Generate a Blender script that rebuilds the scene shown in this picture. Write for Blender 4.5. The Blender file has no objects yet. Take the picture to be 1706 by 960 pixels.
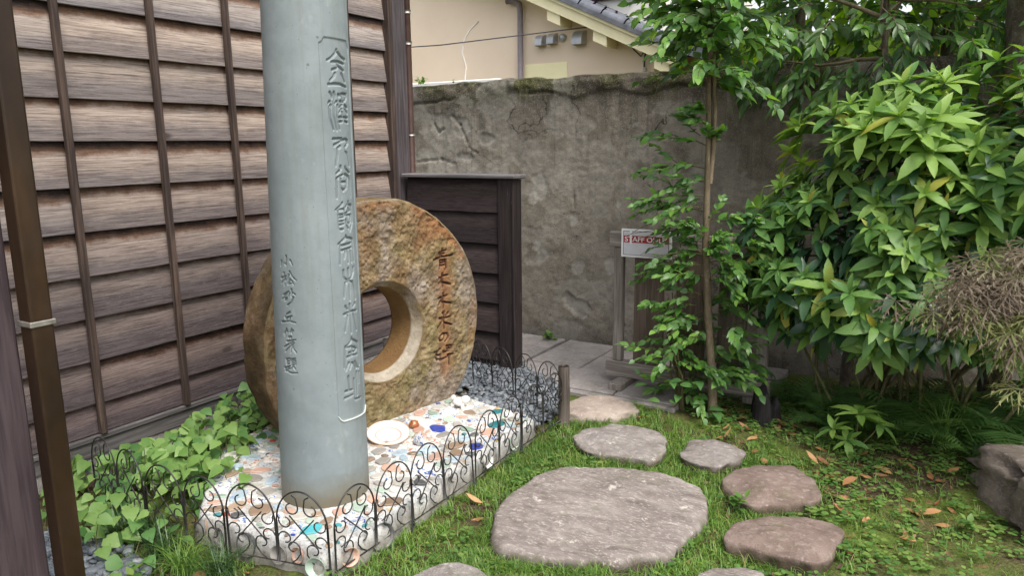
import bpy, bmesh, math, random
import numpy as np
from mathutils import Vector, Matrix

rng = np.random.default_rng(7)
random.seed(7)
SC = bpy.context.scene
COL = SC.collection
R = math.radians

# ------------------------------------------------------------------ camera
YAW, PITCH, ROLL = R(31.0), R(10.9), R(0.6)
cf = Vector((-math.sin(YAW)*math.cos(PITCH), math.cos(YAW)*math.cos(PITCH), -math.sin(PITCH)))
cr0 = Vector((math.cos(YAW), math.sin(YAW), 0)); cu0 = cr0.cross(cf)
cr = cr0*math.cos(ROLL) - cu0*math.sin(ROLL); cu = cu0*math.cos(ROLL) + cr0*math.sin(ROLL)
cam_data = bpy.data.cameras.new('camera')
cam_data.sensor_width = 36.0; cam_data.lens = 26.5
cam_data.clip_start = 0.05; cam_data.clip_end = 2000
cam = bpy.data.objects.new('camera', cam_data); COL.objects.link(cam)
m = Matrix((cr, cu, -cf)).transposed().to_4x4(); m.translation = Vector((0, 0, 1.55))
cam.matrix_world = m
SC.camera = cam
CAM = np.array([0, 0, 1.55])

# ------------------------------------------------------------------ world, sun, exposure
SUN_EL, SUN_AZ = R(58), R(118)           # azimuth clockwise from +Y
world = bpy.data.worlds.new('World'); SC.world = world; world.use_nodes = True
wn = world.node_tree; wn.nodes.clear()
w_out = wn.nodes.new('ShaderNodeOutputWorld'); w_bg = wn.nodes.new('ShaderNodeBackground')
w_sky = wn.nodes.new('ShaderNodeTexSky'); w_sky.sky_type = 'NISHITA'; w_sky.sun_disc = False
w_sky.sun_elevation = SUN_EL; w_sky.sun_rotation = SUN_AZ
w_sky.air_density = 1.0; w_sky.dust_density = 4.0; w_sky.ozone_density = 1.0
w_hs = wn.nodes.new('ShaderNodeHueSaturation'); w_hs.inputs['Saturation'].default_value = 0.28
wn.links.new(w_sky.outputs[0], w_hs.inputs['Color']); wn.links.new(w_hs.outputs[0], w_bg.inputs[0])
w_bg.inputs[1].default_value = 0.15
wn.links.new(w_bg.outputs[0], w_out.inputs[0])
sun_d = bpy.data.lights.new('sun', 'SUN'); sun_d.energy = 1.3; sun_d.angle = R(18); sun_d.color = (1.0, 0.95, 0.87)
sun = bpy.data.objects.new('sun', sun_d); COL.objects.link(sun)
sdir = Vector((math.sin(SUN_AZ)*math.cos(SUN_EL), math.cos(SUN_AZ)*math.cos(SUN_EL), math.sin(SUN_EL)))
sun.rotation_euler = sdir.to_track_quat('Z', 'Y').to_euler(); sun.location = sdir*30
vs = SC.view_settings
vs.view_transform = 'Standard'; vs.look = 'None'; vs.gamma = 1.0; vs.exposure = 1.15
try: vs.use_curve_mapping = False
except Exception: pass

# ------------------------------------------------------------------ mesh helpers
WM = {}
def link(o, parent=None):
    COL.objects.link(o)
    if parent is not None:
        o.parent = parent
        o.matrix_parent_inverse = WM.get(parent.name, Matrix()).inverted()
    return o
def tag(o, label=None, cat=None, group=None, kind=None):
    if label: o['label'] = label
    if cat: o['category'] = cat
    if group: o['group'] = group
    if kind: o['kind'] = kind
    return o
def thing(name, label, cat, loc=(0, 0, 0), group=None):
    o = bpy.data.objects.new(name, None); o.empty_display_size = .1
    o.location = loc; COL.objects.link(o)
    WM[o.name] = Matrix.Translation(Vector(loc))
    return tag(o, label, cat, group)
def np_mesh(name, V, F, smooth=True, attrs=None):
    V = np.asarray(V, np.float32)
    if not isinstance(F, (list, tuple)): F = [F]
    F = [np.asarray(f, np.int32) for f in F if len(f)]
    me = bpy.data.meshes.new(name)
    me.vertices.add(len(V)); me.vertices.foreach_set('co', V.ravel())
    loops = np.concatenate([f.ravel() for f in F])
    tot = np.concatenate([np.full(len(f), f.shape[1], np.int32) for f in F])
    start = np.concatenate([[0], np.cumsum(tot)[:-1]]).astype(np.int32)
    me.loops.add(len(loops)); me.loops.foreach_set('vertex_index', loops)
    me.polygons.add(len(tot)); me.polygons.foreach_set('loop_start', start)
    try: me.polygons.foreach_set('loop_total', tot)
    except Exception: pass
    me.polygons.foreach_set('use_smooth', np.full(len(tot), smooth, bool))
    if attrs:
        for k, a in attrs.items():
            at = me.attributes.new(k, 'FLOAT', 'POINT'); at.data.foreach_set('value', np.asarray(a, np.float32))
    me.update(calc_edges=True); me.validate()
    return me
def mk(name, V, F, mat, parent=None, smooth=True, attrs=None):
    me = np_mesh(name, V, F, smooth, attrs); me.materials.append(mat)
    return link(bpy.data.objects.new(name, me), parent)
def inst(name, me, M, parent=None):
    o = bpy.data.objects.new(name, me); link(o, parent); o.matrix_basis = M
    return o
def box(name, x0, x1, y0, y1, z0, z1, mat, parent=None, bev=.004, segs=1):
    bm = bmesh.new(); bmesh.ops.create_cube(bm, size=1)
    bmesh.ops.scale(bm, vec=(x1-x0, y1-y0, z1-z0), verts=bm.verts)
    if bev: bmesh.ops.bevel(bm, geom=list(bm.edges), offset=bev, segments=segs, affect='EDGES', profile=.5)
    me = bpy.data.meshes.new(name); bm.to_mesh(me); bm.free(); me.materials.append(mat)
    o = bpy.data.objects.new(name, me); link(o, parent)
    o.matrix_basis = Matrix.Translation(((x0+x1)/2, (y0+y1)/2, (z0+z1)/2))
    return o
def grid_faces(nu, nv, cu=False, cv=False):
    i = np.arange(nu if cu else nu-1); j = np.arange(nv if cv else nv-1)
    I, J = np.meshgrid(i, j, indexing='ij'); I2 = (I+1) % nu; J2 = (J+1) % nv
    return np.stack([I*nv+J, I2*nv+J, I2*nv+J2, I*nv+J2], -1).reshape(-1, 4)
def tube(pts, rad, ns=6, cap=True):
    pts = np.asarray(pts, float); n = len(pts); rad = np.broadcast_to(rad, n)
    tg = np.gradient(pts, axis=0); tg /= np.linalg.norm(tg, axis=1)[:, None]+1e-9
    up = np.array([.13, .21, .97]) if abs(tg[0, 2]) < .8 else np.array([.97, .13, .21])
    V = []
    side = np.cross(tg[0], up); side /= np.linalg.norm(side)
    a = np.arange(ns)*2*np.pi/ns
    for k in range(n):
        side = side - tg[k]*(side@tg[k]); side /= np.linalg.norm(side)+1e-9
        b = np.cross(tg[k], side)
        V.append(pts[k] + rad[k]*(np.cos(a)[:, None]*side + np.sin(a)[:, None]*b))
    V = np.concatenate(V); F = [grid_faces(n, ns, cv=True)]
    if cap: F += [np.arange(ns)[::-1][None], (np.arange(ns)+(n-1)*ns)[None]]
    return V, F
class Join:
    def __init__(s): s.V = []; s.F = {}; s.n = 0; s.A = []
    def add(s, V, F, a=0.):
        V = np.asarray(V, float)
        if not isinstance(F, (list, tuple)): F = [F]
        for f in F:
            f = np.asarray(f)
            if len(f): s.F.setdefault(f.shape[1], []).append(f+s.n)
        s.V.append(V); s.n += len(V); s.A.append(np.broadcast_to(a, len(V)))
    def build(s, name, mat, parent=None, smooth=True):
        return mk(name, np.concatenate(s.V), [np.concatenate(v) for v in s.F.values()], mat, parent, smooth,
                  {'rnd': np.concatenate(s.A)})
def hash3(i, j, k, seed):
    with np.errstate(over='ignore'):
        h = (i.astype(np.int64)*374761393 + j.astype(np.int64)*668265263 + k.astype(np.int64)*2147483029 + seed*1013904223) & 0xffffffff
        h = ((h ^ (h >> 13))*1274126177) & 0xffffffff
        h = ((h ^ (h >> 16))*2246822519) & 0xffffffff
    return ((h ^ (h >> 15)) & 0xffffff)/float(0xffffff)
def vnoise(P, scale, seed=0):
    q = np.asarray(P, float)*scale; i = np.floor(q).astype(np.int64); f = q-i; f = f*f*(3-2*f)
    x, y, z = i[:, 0], i[:, 1], i[:, 2]; r = 0
    for dx in (0, 1):
        for dy in (0, 1):
            for dz in (0, 1):
                w = (f[:, 0] if dx else 1-f[:, 0])*(f[:, 1] if dy else 1-f[:, 1])*(f[:, 2] if dz else 1-f[:, 2])
                r = r + w*hash3(x+dx, y+dy, z+dz, seed)
    return r*2-1
def fbm(P, scale, octv=3, seed=0):
    r = 0; a = 1.
    for o in range(octv): r = r + a*vnoise(P, scale*2**o, seed+o*17); a *= .5
    return r
def inpoly(x, y, poly):
    x = np.asarray(x); y = np.asarray(y); c = np.zeros(x.shape, bool); n = len(poly)
    for i in range(n):
        x0, y0 = poly[i]; x1, y1 = poly[i-1]
        c ^= ((y0 > y) != (y1 > y)) & (x < (x1-x0)*(y-y0)/(y1-y0+1e-12)+x0)
    return c
def sstep(a, b, x):
    t = np.clip((x-a)/(b-a), 0, 1); return t*t*(3-2*t)

# ------------------------------------------------------------------ material helpers
class Mat:
    def __init__(s, name, rough=.7, spec=.3):
        s.m = bpy.data.materials.new(name); s.m.use_nodes = True; s.t = s.m.node_tree
        s.b = s.t.nodes['Principled BSDF']; s.b.inputs['Roughness'].default_value = rough
        s.b.inputs['Specular IOR Level'].default_value = spec
        s.tc = s.t.nodes.new('ShaderNodeTexCoord'); s.geo = s.t.nodes.new('ShaderNodeNewGeometry')
    def L(s, a, b): s.t.links.new(a, b)
    def put(s, sock, v):
        if hasattr(v, 'is_linked'): s.L(v, sock)
        elif v is not None:
            if isinstance(v, (tuple, list)) and len(v) == 3 and len(sock.default_value) == 4: v = (*v, 1)
            sock.default_value = v
    def mapv(s, vec, scale=(1, 1, 1), rnd=False):
        n = s.t.nodes.new('ShaderNodeMapping'); s.L(vec, n.inputs[0]); n.inputs['Scale'].default_value = scale
        if rnd:
            oi = s.t.nodes.new('ShaderNodeObjectInfo'); mu = s.t.nodes.new('ShaderNodeMath'); mu.operation = 'MULTIPLY'
            mu.inputs[1].default_value = 37.; s.L(oi.outputs['Random'], mu.inputs[0]); s.L(mu.outputs[0], n.inputs['Location'])
        return n.outputs[0]
    def noise(s, scale, det=4, vec=None, rough=.55, dist=0.):
        n = s.t.nodes.new('ShaderNodeTexNoise'); n.inputs['Scale'].default_value = scale; n.inputs['Detail'].default_value = det
        n.inputs['Roughness'].default_value = rough; n.inputs['Distortion'].default_value = dist
        s.L(vec if vec is not None else s.geo.outputs['Position'], n.inputs['Vector']); return n.outputs[0]
    def voro(s, scale, vec=None, feat='F1', out=0):
        n = s.t.nodes.new('ShaderNodeTexVoronoi'); n.inputs['Scale'].default_value = scale; n.feature = feat
        s.L(vec if vec is not None else s.geo.outputs['Position'], n.inputs['Vector']); return n.outputs[out]
    def ramp(s, fac, stops, const=False):
        n = s.t.nodes.new('ShaderNodeValToRGB'); s.L(fac, n.inputs[0]); e = n.color_ramp.elements
        if const: n.color_ramp.interpolation = 'CONSTANT'
        while len(e) < len(stops): e.new(.5)
        for i, (p, c) in enumerate(stops):
            e[i].position = p; e[i].color = (c, c, c, 1) if not isinstance(c, (tuple, list)) else (*c, 1)
        return n.outputs[0]
    def mix(s, fac, a, b, mode='MIX'):
        n = s.t.nodes.new('ShaderNodeMix'); n.data_type = 'RGBA'; n.blend_type = mode
        s.put(n.inputs[0], fac); s.put(n.inputs[6], a); s.put(n.inputs[7], b); return n.outputs[2]
    def math(s, op, a, b=None):
        n = s.t.nodes.new('ShaderNodeMath'); n.operation = op; s.put(n.inputs[0], a)
        if b is not None: s.put(n.inputs[1], b)
        return n.outputs[0]
    def sep(s, vec):
        n = s.t.nodes.new('ShaderNodeSeparateXYZ'); s.L(vec, n.inputs[0]); return n.outputs
    def attr(s, name):
        n = s.t.nodes.new('ShaderNodeAttribute'); n.attribute_name = name; return n.outputs['Fac']
    def rand(s):
        oi = s.t.nodes.new('ShaderNodeObjectInfo')
        return s.math('FRACT', s.math('ADD', oi.outputs['Random'], s.attr('rnd')))
    def col(s, v): s.put(s.b.inputs['Base Color'], v)
    def rough(s, v): s.put(s.b.inputs['Roughness'], v)
    def bump(s, h, strength=.5, dist=.01):
        n = s.t.nodes.new('ShaderNodeBump'); n.inputs['Strength'].default_value = strength; n.inputs['Distance'].default_value = dist
        s.L(h, n.inputs['Height']); s.L(n.outputs[0], s.b.inputs['Normal'])
def plain(name, c, rough=.6, var=.12, scale=20, bump=0., spec=.3, metal=0.):
    M = Mat(name, rough, spec); n = M.noise(scale, 5)
    M.col(M.ramp(n, [(.3, tuple(x*(1-var) for x in c)), (.7, tuple(min(1, x*(1+var)) for x in c))]))
    M.b.inputs['Metallic'].default_value = metal
    if bump: M.bump(n, bump, .004)
    return M.m

def wood_boards(name, top, mid, low, dark, hi_shift=True):
    """clapboard: sheltered strip under the lap keeps its brown, the open face greys out; top dark band is partly painted lap shadow"""
    M = Mat(name, .75, .25)
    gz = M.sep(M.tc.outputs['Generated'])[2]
    ov = M.mapv(M.tc.outputs['Object'], (1, 1, 1), rnd=True)
    grain = M.noise(3.0, 7, M.mapv(ov, (4, 1.5, 44)), .7, .5)
    fine = M.noise(5.0, 4, M.mapv(ov, (9, 5, 130)), .65)
    blot = M.noise(4.0, 6, M.mapv(ov, (1, 2.2, 3.6)), .7)
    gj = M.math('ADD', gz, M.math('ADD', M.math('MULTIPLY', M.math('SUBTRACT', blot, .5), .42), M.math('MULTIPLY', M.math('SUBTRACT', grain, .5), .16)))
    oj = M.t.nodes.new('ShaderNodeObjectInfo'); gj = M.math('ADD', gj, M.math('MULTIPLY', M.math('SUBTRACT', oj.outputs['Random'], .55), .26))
    base = M.ramp(gj, [(.0, low), (.22, low), (.46, mid), (.66, tuple(min(1, x*1.15) for x in mid)), (.78, top), (.93, dark), (1.08 if False else 1., dark)])  # dark end: sheltered wood plus the lap's shadow put into the colour
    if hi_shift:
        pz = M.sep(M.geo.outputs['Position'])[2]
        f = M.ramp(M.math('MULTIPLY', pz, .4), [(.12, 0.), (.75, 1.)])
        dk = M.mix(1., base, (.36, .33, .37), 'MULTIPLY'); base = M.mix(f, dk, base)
    oi = M.t.nodes.new('ShaderNodeObjectInfo')
    base = M.mix(.8, base, M.ramp(oi.outputs['Random'], [(0., (.62, .60, .60)), (.35, (.95, .90, .88)), (.7, (1.05, .98, .92)), (1., (.85, .88, .95))]), 'MULTIPLY')
    c = M.mix(M.ramp(grain, [(.38, .85), (.58, 0.)]), base, M.mix(1., base, (.38, .34, .34), 'MULTIPLY'))
    c = M.mix(M.ramp(fine, [(.6, 0.), (.78, .55)]), c, tuple(min(1, x*1.35+.05) for x in mid))
    kn = M.voro(2.1, M.mapv(ov, (1, 1, 2.2)))
    c = M.mix(M.ramp(kn, [(.05, .8), (.10, 0.)]), c, tuple(x*.8 for x in dark))
    spl = M.noise(2.2, 3, M.mapv(ov, (1, .5, 60)), .5)
    c = M.mix(M.ramp(spl, [(.69, 0.), (.72, .8)]), c, tuple(x*.6 for x in dark))
    M.col(c)
    M.bump(M.math('ADD', grain, M.math('MULTIPLY', fine, .5)), .6, .004)
    return M.m
def wood_post(name, c1, c2, c3, axis=2, rough=.7, flake=0.):
    M = Mat(name, rough, .25)
    ov = M.mapv(M.tc.outputs['Object'], (1, 1, 1), rnd=True)
    sc = [30, 30, 30]; sc[axis] = 1.4
    g = M.noise(2.0, 6, M.mapv(ov, sc), .6, .4); b = M.noise(2.2, 5, ov)
    c = M.mix(M.ramp(b, [(.3, 0.), (.7, 1.)]), c1, c2)
    c = M.mix(M.ramp(g, [(.42, .8), (.62, 0.)]), c, c3)
    if flake:
        fl = M.noise(2.6, 6, M.mapv(ov, [x*.6 for x in sc]), .75)
        c = M.mix(M.ramp(fl, [(.64, 0.), (.68, flake)]), c, (.32, .28, .27))
    M.col(c); M.bump(g, .4, .003); return M.m
def leaf_mat(name, c1, c2, c3, rough=.42, trans=.28, yellow=0., tcol=None, spec=.5):
    M = Mat(name, rough, spec)
    r = M.rand()
    stops = [(0., c1), (.5, c2), (.955 if yellow else 1., c3)]
    if yellow: stops.append((1., (.40, .35, .05)))
    c = M.ramp(r, stops)
    n = M.noise(60, 3)
    c = M.mix(M.ramp(n, [(.35, .25), (.65, 0.)]), c, M.mix(1., c, (.6, .65, .6), 'MULTIPLY'))
    M.col(c)
    tr = M.t.nodes.new('ShaderNodeBsdfTranslucent'); ms = M.t.nodes.new('ShaderNodeMixShader')
    M.put(tr.inputs[0], M.mix(1., c, tcol or (1.6, 1.7, .6), 'MULTIPLY'))
    ms.inputs[0].default_value = trans
    out = [x for x in M.t.nodes if x.type == 'OUTPUT_MATERIAL'][0]
    M.L(M.b.outputs[0], ms.inputs[1]); M.L(tr.outputs[0], ms.inputs[2]); M.L(ms.outputs[0], out.inputs[0])
    return M.m
# ================================================================== layout data (metres; X across, Y away along the timber wall)
STONES = {
 'large': [(-1.432,2.171),(-1.541,2.419),(-1.56,2.689),(-1.474,2.928),(-1.221,3.039),(-1.051,3.056),(-.887,3.028),(-.82,2.938),(-.793,2.795),(-.787,2.608),(-.8,2.408),(-.92,2.309),(-1.09,2.211),(-1.237,2.147),(-1.385,2.134)],
 'far': [(-1.647,3.316),(-1.629,3.452),(-1.538,3.591),(-1.432,3.628),(-1.277,3.608),(-1.202,3.527),(-1.164,3.394),(-1.181,3.24),(-1.341,3.202),(-1.508,3.199)],
 'small': [(-1.098,3.395),(-1.105,3.602),(-1.012,3.654),(-.896,3.621),(-.803,3.561),(-.823,3.443),(-.878,3.326),(-.972,3.307),(-1.061,3.343)],
 'edge': [(-1.907,3.769),(-1.863,3.944),(-1.719,4.007),(-1.584,3.984),(-1.486,3.863),(-1.60,3.70),(-1.812,3.598)],
 'brown': [(-.827,3.162),(-.802,3.32),(-.72,3.435),(-.586,3.511),(-.474,3.397),(-.41,3.265),(-.415,3.183),(-.529,3.087),(-.656,3.0),(-.716,3.043)],
 'oval': [(-.686,2.702),(-.67,2.818),(-.581,2.939),(-.435,3.023),(-.333,3.024),(-.288,2.969),(-.286,2.88),(-.303,2.738),(-.341,2.659),(-.467,2.667),(-.596,2.665),(-.668,2.661)],
 'near_grey': [(-1.554,1.895),(-1.538,1.979),(-1.47,2.032),(-1.373,2.043),(-1.286,2.006),(-1.245,1.9),(-1.28,1.76),(-1.42,1.72),(-1.53,1.78)],
 'near_right': [(-.688,2.372),(-.652,2.466),(-.562,2.527),(-.485,2.51),(-.46,2.40),(-.49,2.27),(-.6,2.22),(-.68,2.28)],
}
for _k in STONES: STONES[_k] = [(x*s_, y*s_) for x, y in STONES[_k] for s_ in ((1.022 if _k == 'large' else 1.009),)]
PLAT = [(-1.86,1.80),(-1.88,3.36),(-2.55,3.47),(-3.03,3.40),(-3.05,2.28),(-2.52,1.74)]
PZ = .10
RING_C = np.array([-2.5421, 2.9367, .5866]); RING_PHI = -.1763
RN = np.array([math.cos(RING_PHI), math.sin(RING_PHI), 0]); RT = np.array([-math.sin(RING_PHI), math.cos(RING_PHI), 0])
WX = -3.50          # face of the timber wall

# ================================================================== materials of the setting
def ground_material():
    M = Mat('soil_and_moss', .95, .1); P = M.geo.outputs['Position']
    n1 = M.noise(2.2, 6, P, .65); n2 = M.noise(14, 6, P, .7); n3 = M.noise(90, 4, P, .7)
    soil = M.ramp(n3, [(.3, (.030, .021, .014)), (.55, (.075, .052, .034)), (.75, (.16, .12, .08))])
    moss = M.ramp(n3, [(.3, (.040, .065, .014)), (.6, (.105, .14, .030)), (.8, (.20, .21, .06))])
    litter = M.ramp(M.voro(70, P, 'F1', 1), [(0., (.10, .06, .03)), (.5, (.17, .10, .05)), (1., (.26, .17, .09))])
    c = M.mix(M.ramp(n1, [(.42, 0.), (.58, 1.)]), soil, moss)
    c = M.mix(M.ramp(n2, [(.56, 0.), (.64, .8)]), c, litter)
    M.col(c); M.bump(M.math('ADD', n2, M.math('MULTIPLY', n3, .5)), .9, .02); return M.m
def concrete_material():
    M = Mat('old_concrete', .92, .15); P = M.geo.outputs['Position']; z = M.sep(P)[2]
    n1 = M.noise(1.6, 6, P, .7); n2 = M.noise(9, 7, P, .72); n3 = M.noise(60, 5, P, .75)
    streak = M.noise(2.6, 6, M.mapv(P, (3.2, 3.2, .45)), .65)
    base = M.ramp(n1, [(.3, (.165, .143, .115)), (.5, (.24, .212, .172)), (.7, (.32, .29, .245))])
    base = M.mix(M.ramp(n2, [(.35, .7), (.55, 0.)]), base, (.11, .094, .075))
    base = M.mix(M.ramp(n3, [(.60, 0.), (.72, .6)]), base, (.42, .39, .35))
    base = M.mix(M.ramp(n3, [(.25, .8), (.38, 0.)]), base, (.06, .05, .042))
    # grime that washes down from the top
    zz = M.math('ADD', z, M.math('MULTIPLY', M.math('SUBTRACT', streak, .5), 1.5))
    base = M.mix(M.ramp(M.math('MULTIPLY', zz, .5), [(.62, 0.), (1., .72)]), base, (.055, .048, .041))
    top = M.math('ADD', z, M.math('MULTIPLY', M.math('SUBTRACT', n2, .5), .5))
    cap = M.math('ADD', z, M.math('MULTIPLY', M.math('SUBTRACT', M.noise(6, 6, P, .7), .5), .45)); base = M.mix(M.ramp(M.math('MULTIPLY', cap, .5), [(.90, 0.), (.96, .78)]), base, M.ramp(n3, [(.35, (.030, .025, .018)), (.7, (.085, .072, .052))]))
    mossf = M.math('MULTIPLY', M.ramp(M.math('MULTIPLY', top, .5), [(.925, 0.), (.985, 1.)]), M.ramp(M.noise(3.1, 4, P), [(.42, 0.), (.58, 1.)]))
    base = M.mix(mossf, base, M.ramp(n3, [(.35, (.018, .022, .006)), (.7, (.07, .07, .018))]))
    damp = M.ramp(M.math('ADD', z, M.math('MULTIPLY', n2, .25)), [(.10, .75), (.36, 0.)])
    base = M.mix(damp, base, (.07, .062, .05))
    pos2 = M.t.nodes.new('ShaderNodeVectorMath'); pos2.operation = 'MULTIPLY_ADD'; nv = M.t.nodes.new('ShaderNodeTexNoise'); nv.inputs['Scale'].default_value = 5.; nv.inputs['Detail'].default_value = 5
    M.L(P, nv.inputs['Vector']); M.L(nv.outputs['Color'], pos2.inputs[0]); pos2.inputs[1].default_value = (.35, .35, .35); M.L(P, pos2.inputs[2])
    pit = M.voro(34, pos2.outputs[0]); base = M.mix(M.math('MULTIPLY', M.ramp(pit, [(.10, .85), (.17, 0.)]), M.ramp(n1, [(.42, 0.), (.55, 1.)])), base, (.05, .043, .036))
    sp = M.noise(130, 3, P, .8); base = M.mix(M.ramp(sp, [(.56, 0.), (.66, .6)]), base, (.40, .365, .315))
    ck = M.voro(1.7, pos2.outputs[0], 'DISTANCE_TO_EDGE'); ckm = M.math('MULTIPLY', M.ramp(ck, [(.004, .9), (.010, 0.)]), M.ramp(M.noise(1.3, 2, P), [(.45, 0.), (.6, 1.)]))
    base = M.mix(ckm, base, (.035, .03, .026))
    drip = M.noise(5., 5, M.mapv(P, (5., 5., .25)), .6); dm = M.math('MULTIPLY', M.ramp(drip, [(.54, 0.), (.70, .75)]), M.ramp(M.math('MULTIPLY', z, .5), [(.30, 0.), (.95, 1.)]))
    base = M.mix(dm, base, (.05, .046, .038))
    pale = M.noise(2.4, 5, M.mapv(P, (3., 3., .5)), .7); base = M.mix(M.ramp(pale, [(.62, 0.), (.75, .45)]), base, (.34, .315, .28))
    base = M.mix(M.attr('bare'), base, M.ramp(n2, [(.3, (.26, .245, .215)), (.7, (.46, .44, .40))]))
    M.col(base); M.bump(M.math('ADD', n2, M.math('MULTIPLY', n3, 1.2)), .5, .007); return M.m
def stone_material(name, c1, c2, c3, pale, stretch=(1, 1, 1), moss=.0, soil=False):
    M = Mat(name, .88, .2); P = M.mapv(M.geo.outputs['Position'], stretch)
    n1 = M.noise(5, 7, P, .68, .5); n2 = M.noise(34, 6, P, .72); n3 = M.noise(150, 4, P, .7)
    c = M.ramp(n1, [(.3, c1), (.5, c2), (.7, c3)])
    c = M.mix(M.ramp(n2, [(.52, 0.), (.68, .75)]), c, pale)
    c = M.mix(M.ramp(n3, [(.28, .8), (.42, 0.)]), c, tuple(x*.35 for x in c1))
    if soil:
        zs = M.math('ADD', M.sep(M.geo.outputs['Position'])[2], M.math('MULTIPLY', M.math('SUBTRACT', M.noise(16, 5), .5), .06)); c = M.mix(M.ramp(zs, [(.010, .9), (.045, 0.)]), c, (.075, .058, .036))
        lich = M.noise(11, 6, M.geo.outputs['Position'], .75); c = M.mix(M.ramp(lich, [(.60, 0.), (.66, .55)]), c, tuple(min(1, x*1.5) for x in pale))
    if moss:
        pm = M.noise(7, 6, M.geo.outputs['Position'], .7)
        c = M.mix(M.ramp(pm, [(.56, 0.), (.68, moss)]), c, (.075, .09, .02))
    M.col(c); M.bump(M.math('ADD', n2, M.math('MULTIPLY', n3, .6)), .8, .010); return M.m
m_ground = ground_material()
m_concrete = concrete_material()
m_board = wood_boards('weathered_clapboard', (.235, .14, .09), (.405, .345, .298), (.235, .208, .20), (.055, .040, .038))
m_batten = wood_post('brown_batten', (.060, .040, .033), (.115, .078, .060), (.024, .017, .016))
m_sill = wood_post('grey_sill', (.12, .11, .11), (.16, .145, .14), (.06, .055, .055), 1)
m_dark = wood_boards('dark_stained_board', (.036, .027, .027), (.060, .047, .047), (.048, .037, .039), (.018, .014, .014), False)
m_darkpost = wood_post('dark_stained_post', (.028, .021, .021), (.044, .033, .034), (.015, .011, .011), 2, .6, .5)
m_cap = wood_post('greyed_cap', (.16, .15, .15), (.22, .20, .205), (.08, .075, .08), 0)
m_grey = wood_post('silvered_timber', (.20, .175, .155), (.29, .26, .235), (.10, .085, .075), 2)
m_greyh = wood_post('silvered_rail', (.24, .215, .19), (.32, .29, .265), (.12, .10, .09), 0)
m_endgrain = plain('dark_end_grain', (.07, .05, .04), .8, .3, 60)
m_pillar = wood_post('plum_stained_pillar', (.050, .036, .040), (.070, .051, .056), (.030, .021, .024), 2, .5)
def copper():
    M = Mat('brown_coated_copper', .32, .5); P = M.geo.outputs['Position']
    n = M.noise(2.2, 5, M.mapv(P, (3, 3, 1)), .6)
    M.col(M.ramp(n, [(.3, (.024, .014, .009)), (.55, (.042, .024, .013)), (.75, (.068, .038, .018))]))
    M.b.inputs['Metallic'].default_value = .45; M.rough(M.ramp(M.noise(18, 4, P), [(.3, .28), (.7, .46)])); return M.m
m_copper = copper()
m_strap = plain('dull_steel', (.30, .28, .25), .45, .3, 40, 0, .5, .7)
m_pebble_c = None
def pebble_mat():
    M = Mat('blue_grey_pebble', .6, .35); r = M.rand(); n = M.noise(45, 4)
    c = M.ramp(r, [(0., (.065, .074, .088)), (.45, (.115, .130, .148)), (.8, (.17, .188, .205)), (1., (.27, .28, .285))])
    M.col(M.mix(M.ramp(n, [(.4, .4), (.6, 0.)]), c, (.09, .10, .115))); return M.m
m_pebble = pebble_mat()
m_slab = stone_material('concrete_slab', (.20, .18, .17), (.27, .245, .235), (.33, .30, .29), (.40, .37, .36), (1, 1, 1), .35)

# ================================================================== ground sheet
def axis_pts(lo, hi, step, far):
    a = np.arange(lo, hi+step/2, step); l = lo - np.geomspace(.2, far, 14)[::-1]; h = hi + np.geomspace(.2, far, 14)
    return np.concatenate([l, a, h])
gx = axis_pts(-3.6, 1.6, .025, 400); gy = axis_pts(.6, 5.3, .025, 400)
GXX, GYY = np.meshgrid(gx, gy, indexing='ij'); GP = np.stack([GXX.ravel(), GYY.ravel(), np.zeros(GXX.size)], 1)
def gheight(x, y):
    P = np.stack([np.asarray(x, float), np.asarray(y, float), np.zeros(np.shape(x))], 1)
    far = sstep(6, 12, np.hypot(P[:, 0]+1, P[:, 1]-3))
    rise = .10*sstep(-.9, .4, P[:, 0])*sstep(3.5, 4.6, P[:, 1])        # bed rises under the bush
    h = .016*fbm(P, 1.7, 2, 3)+.007*fbm(P, 9, 2, 5)+rise-.012
    return h*(1-far) - .012*far
GP[:, 2] = gheight(GP[:, 0], GP[:, 1])
ground = mk('ground', GP, grid_faces(len(gx), len(gy)), m_ground); tag(ground, 'mossy brown garden soil', None, None, 'structure')

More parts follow.
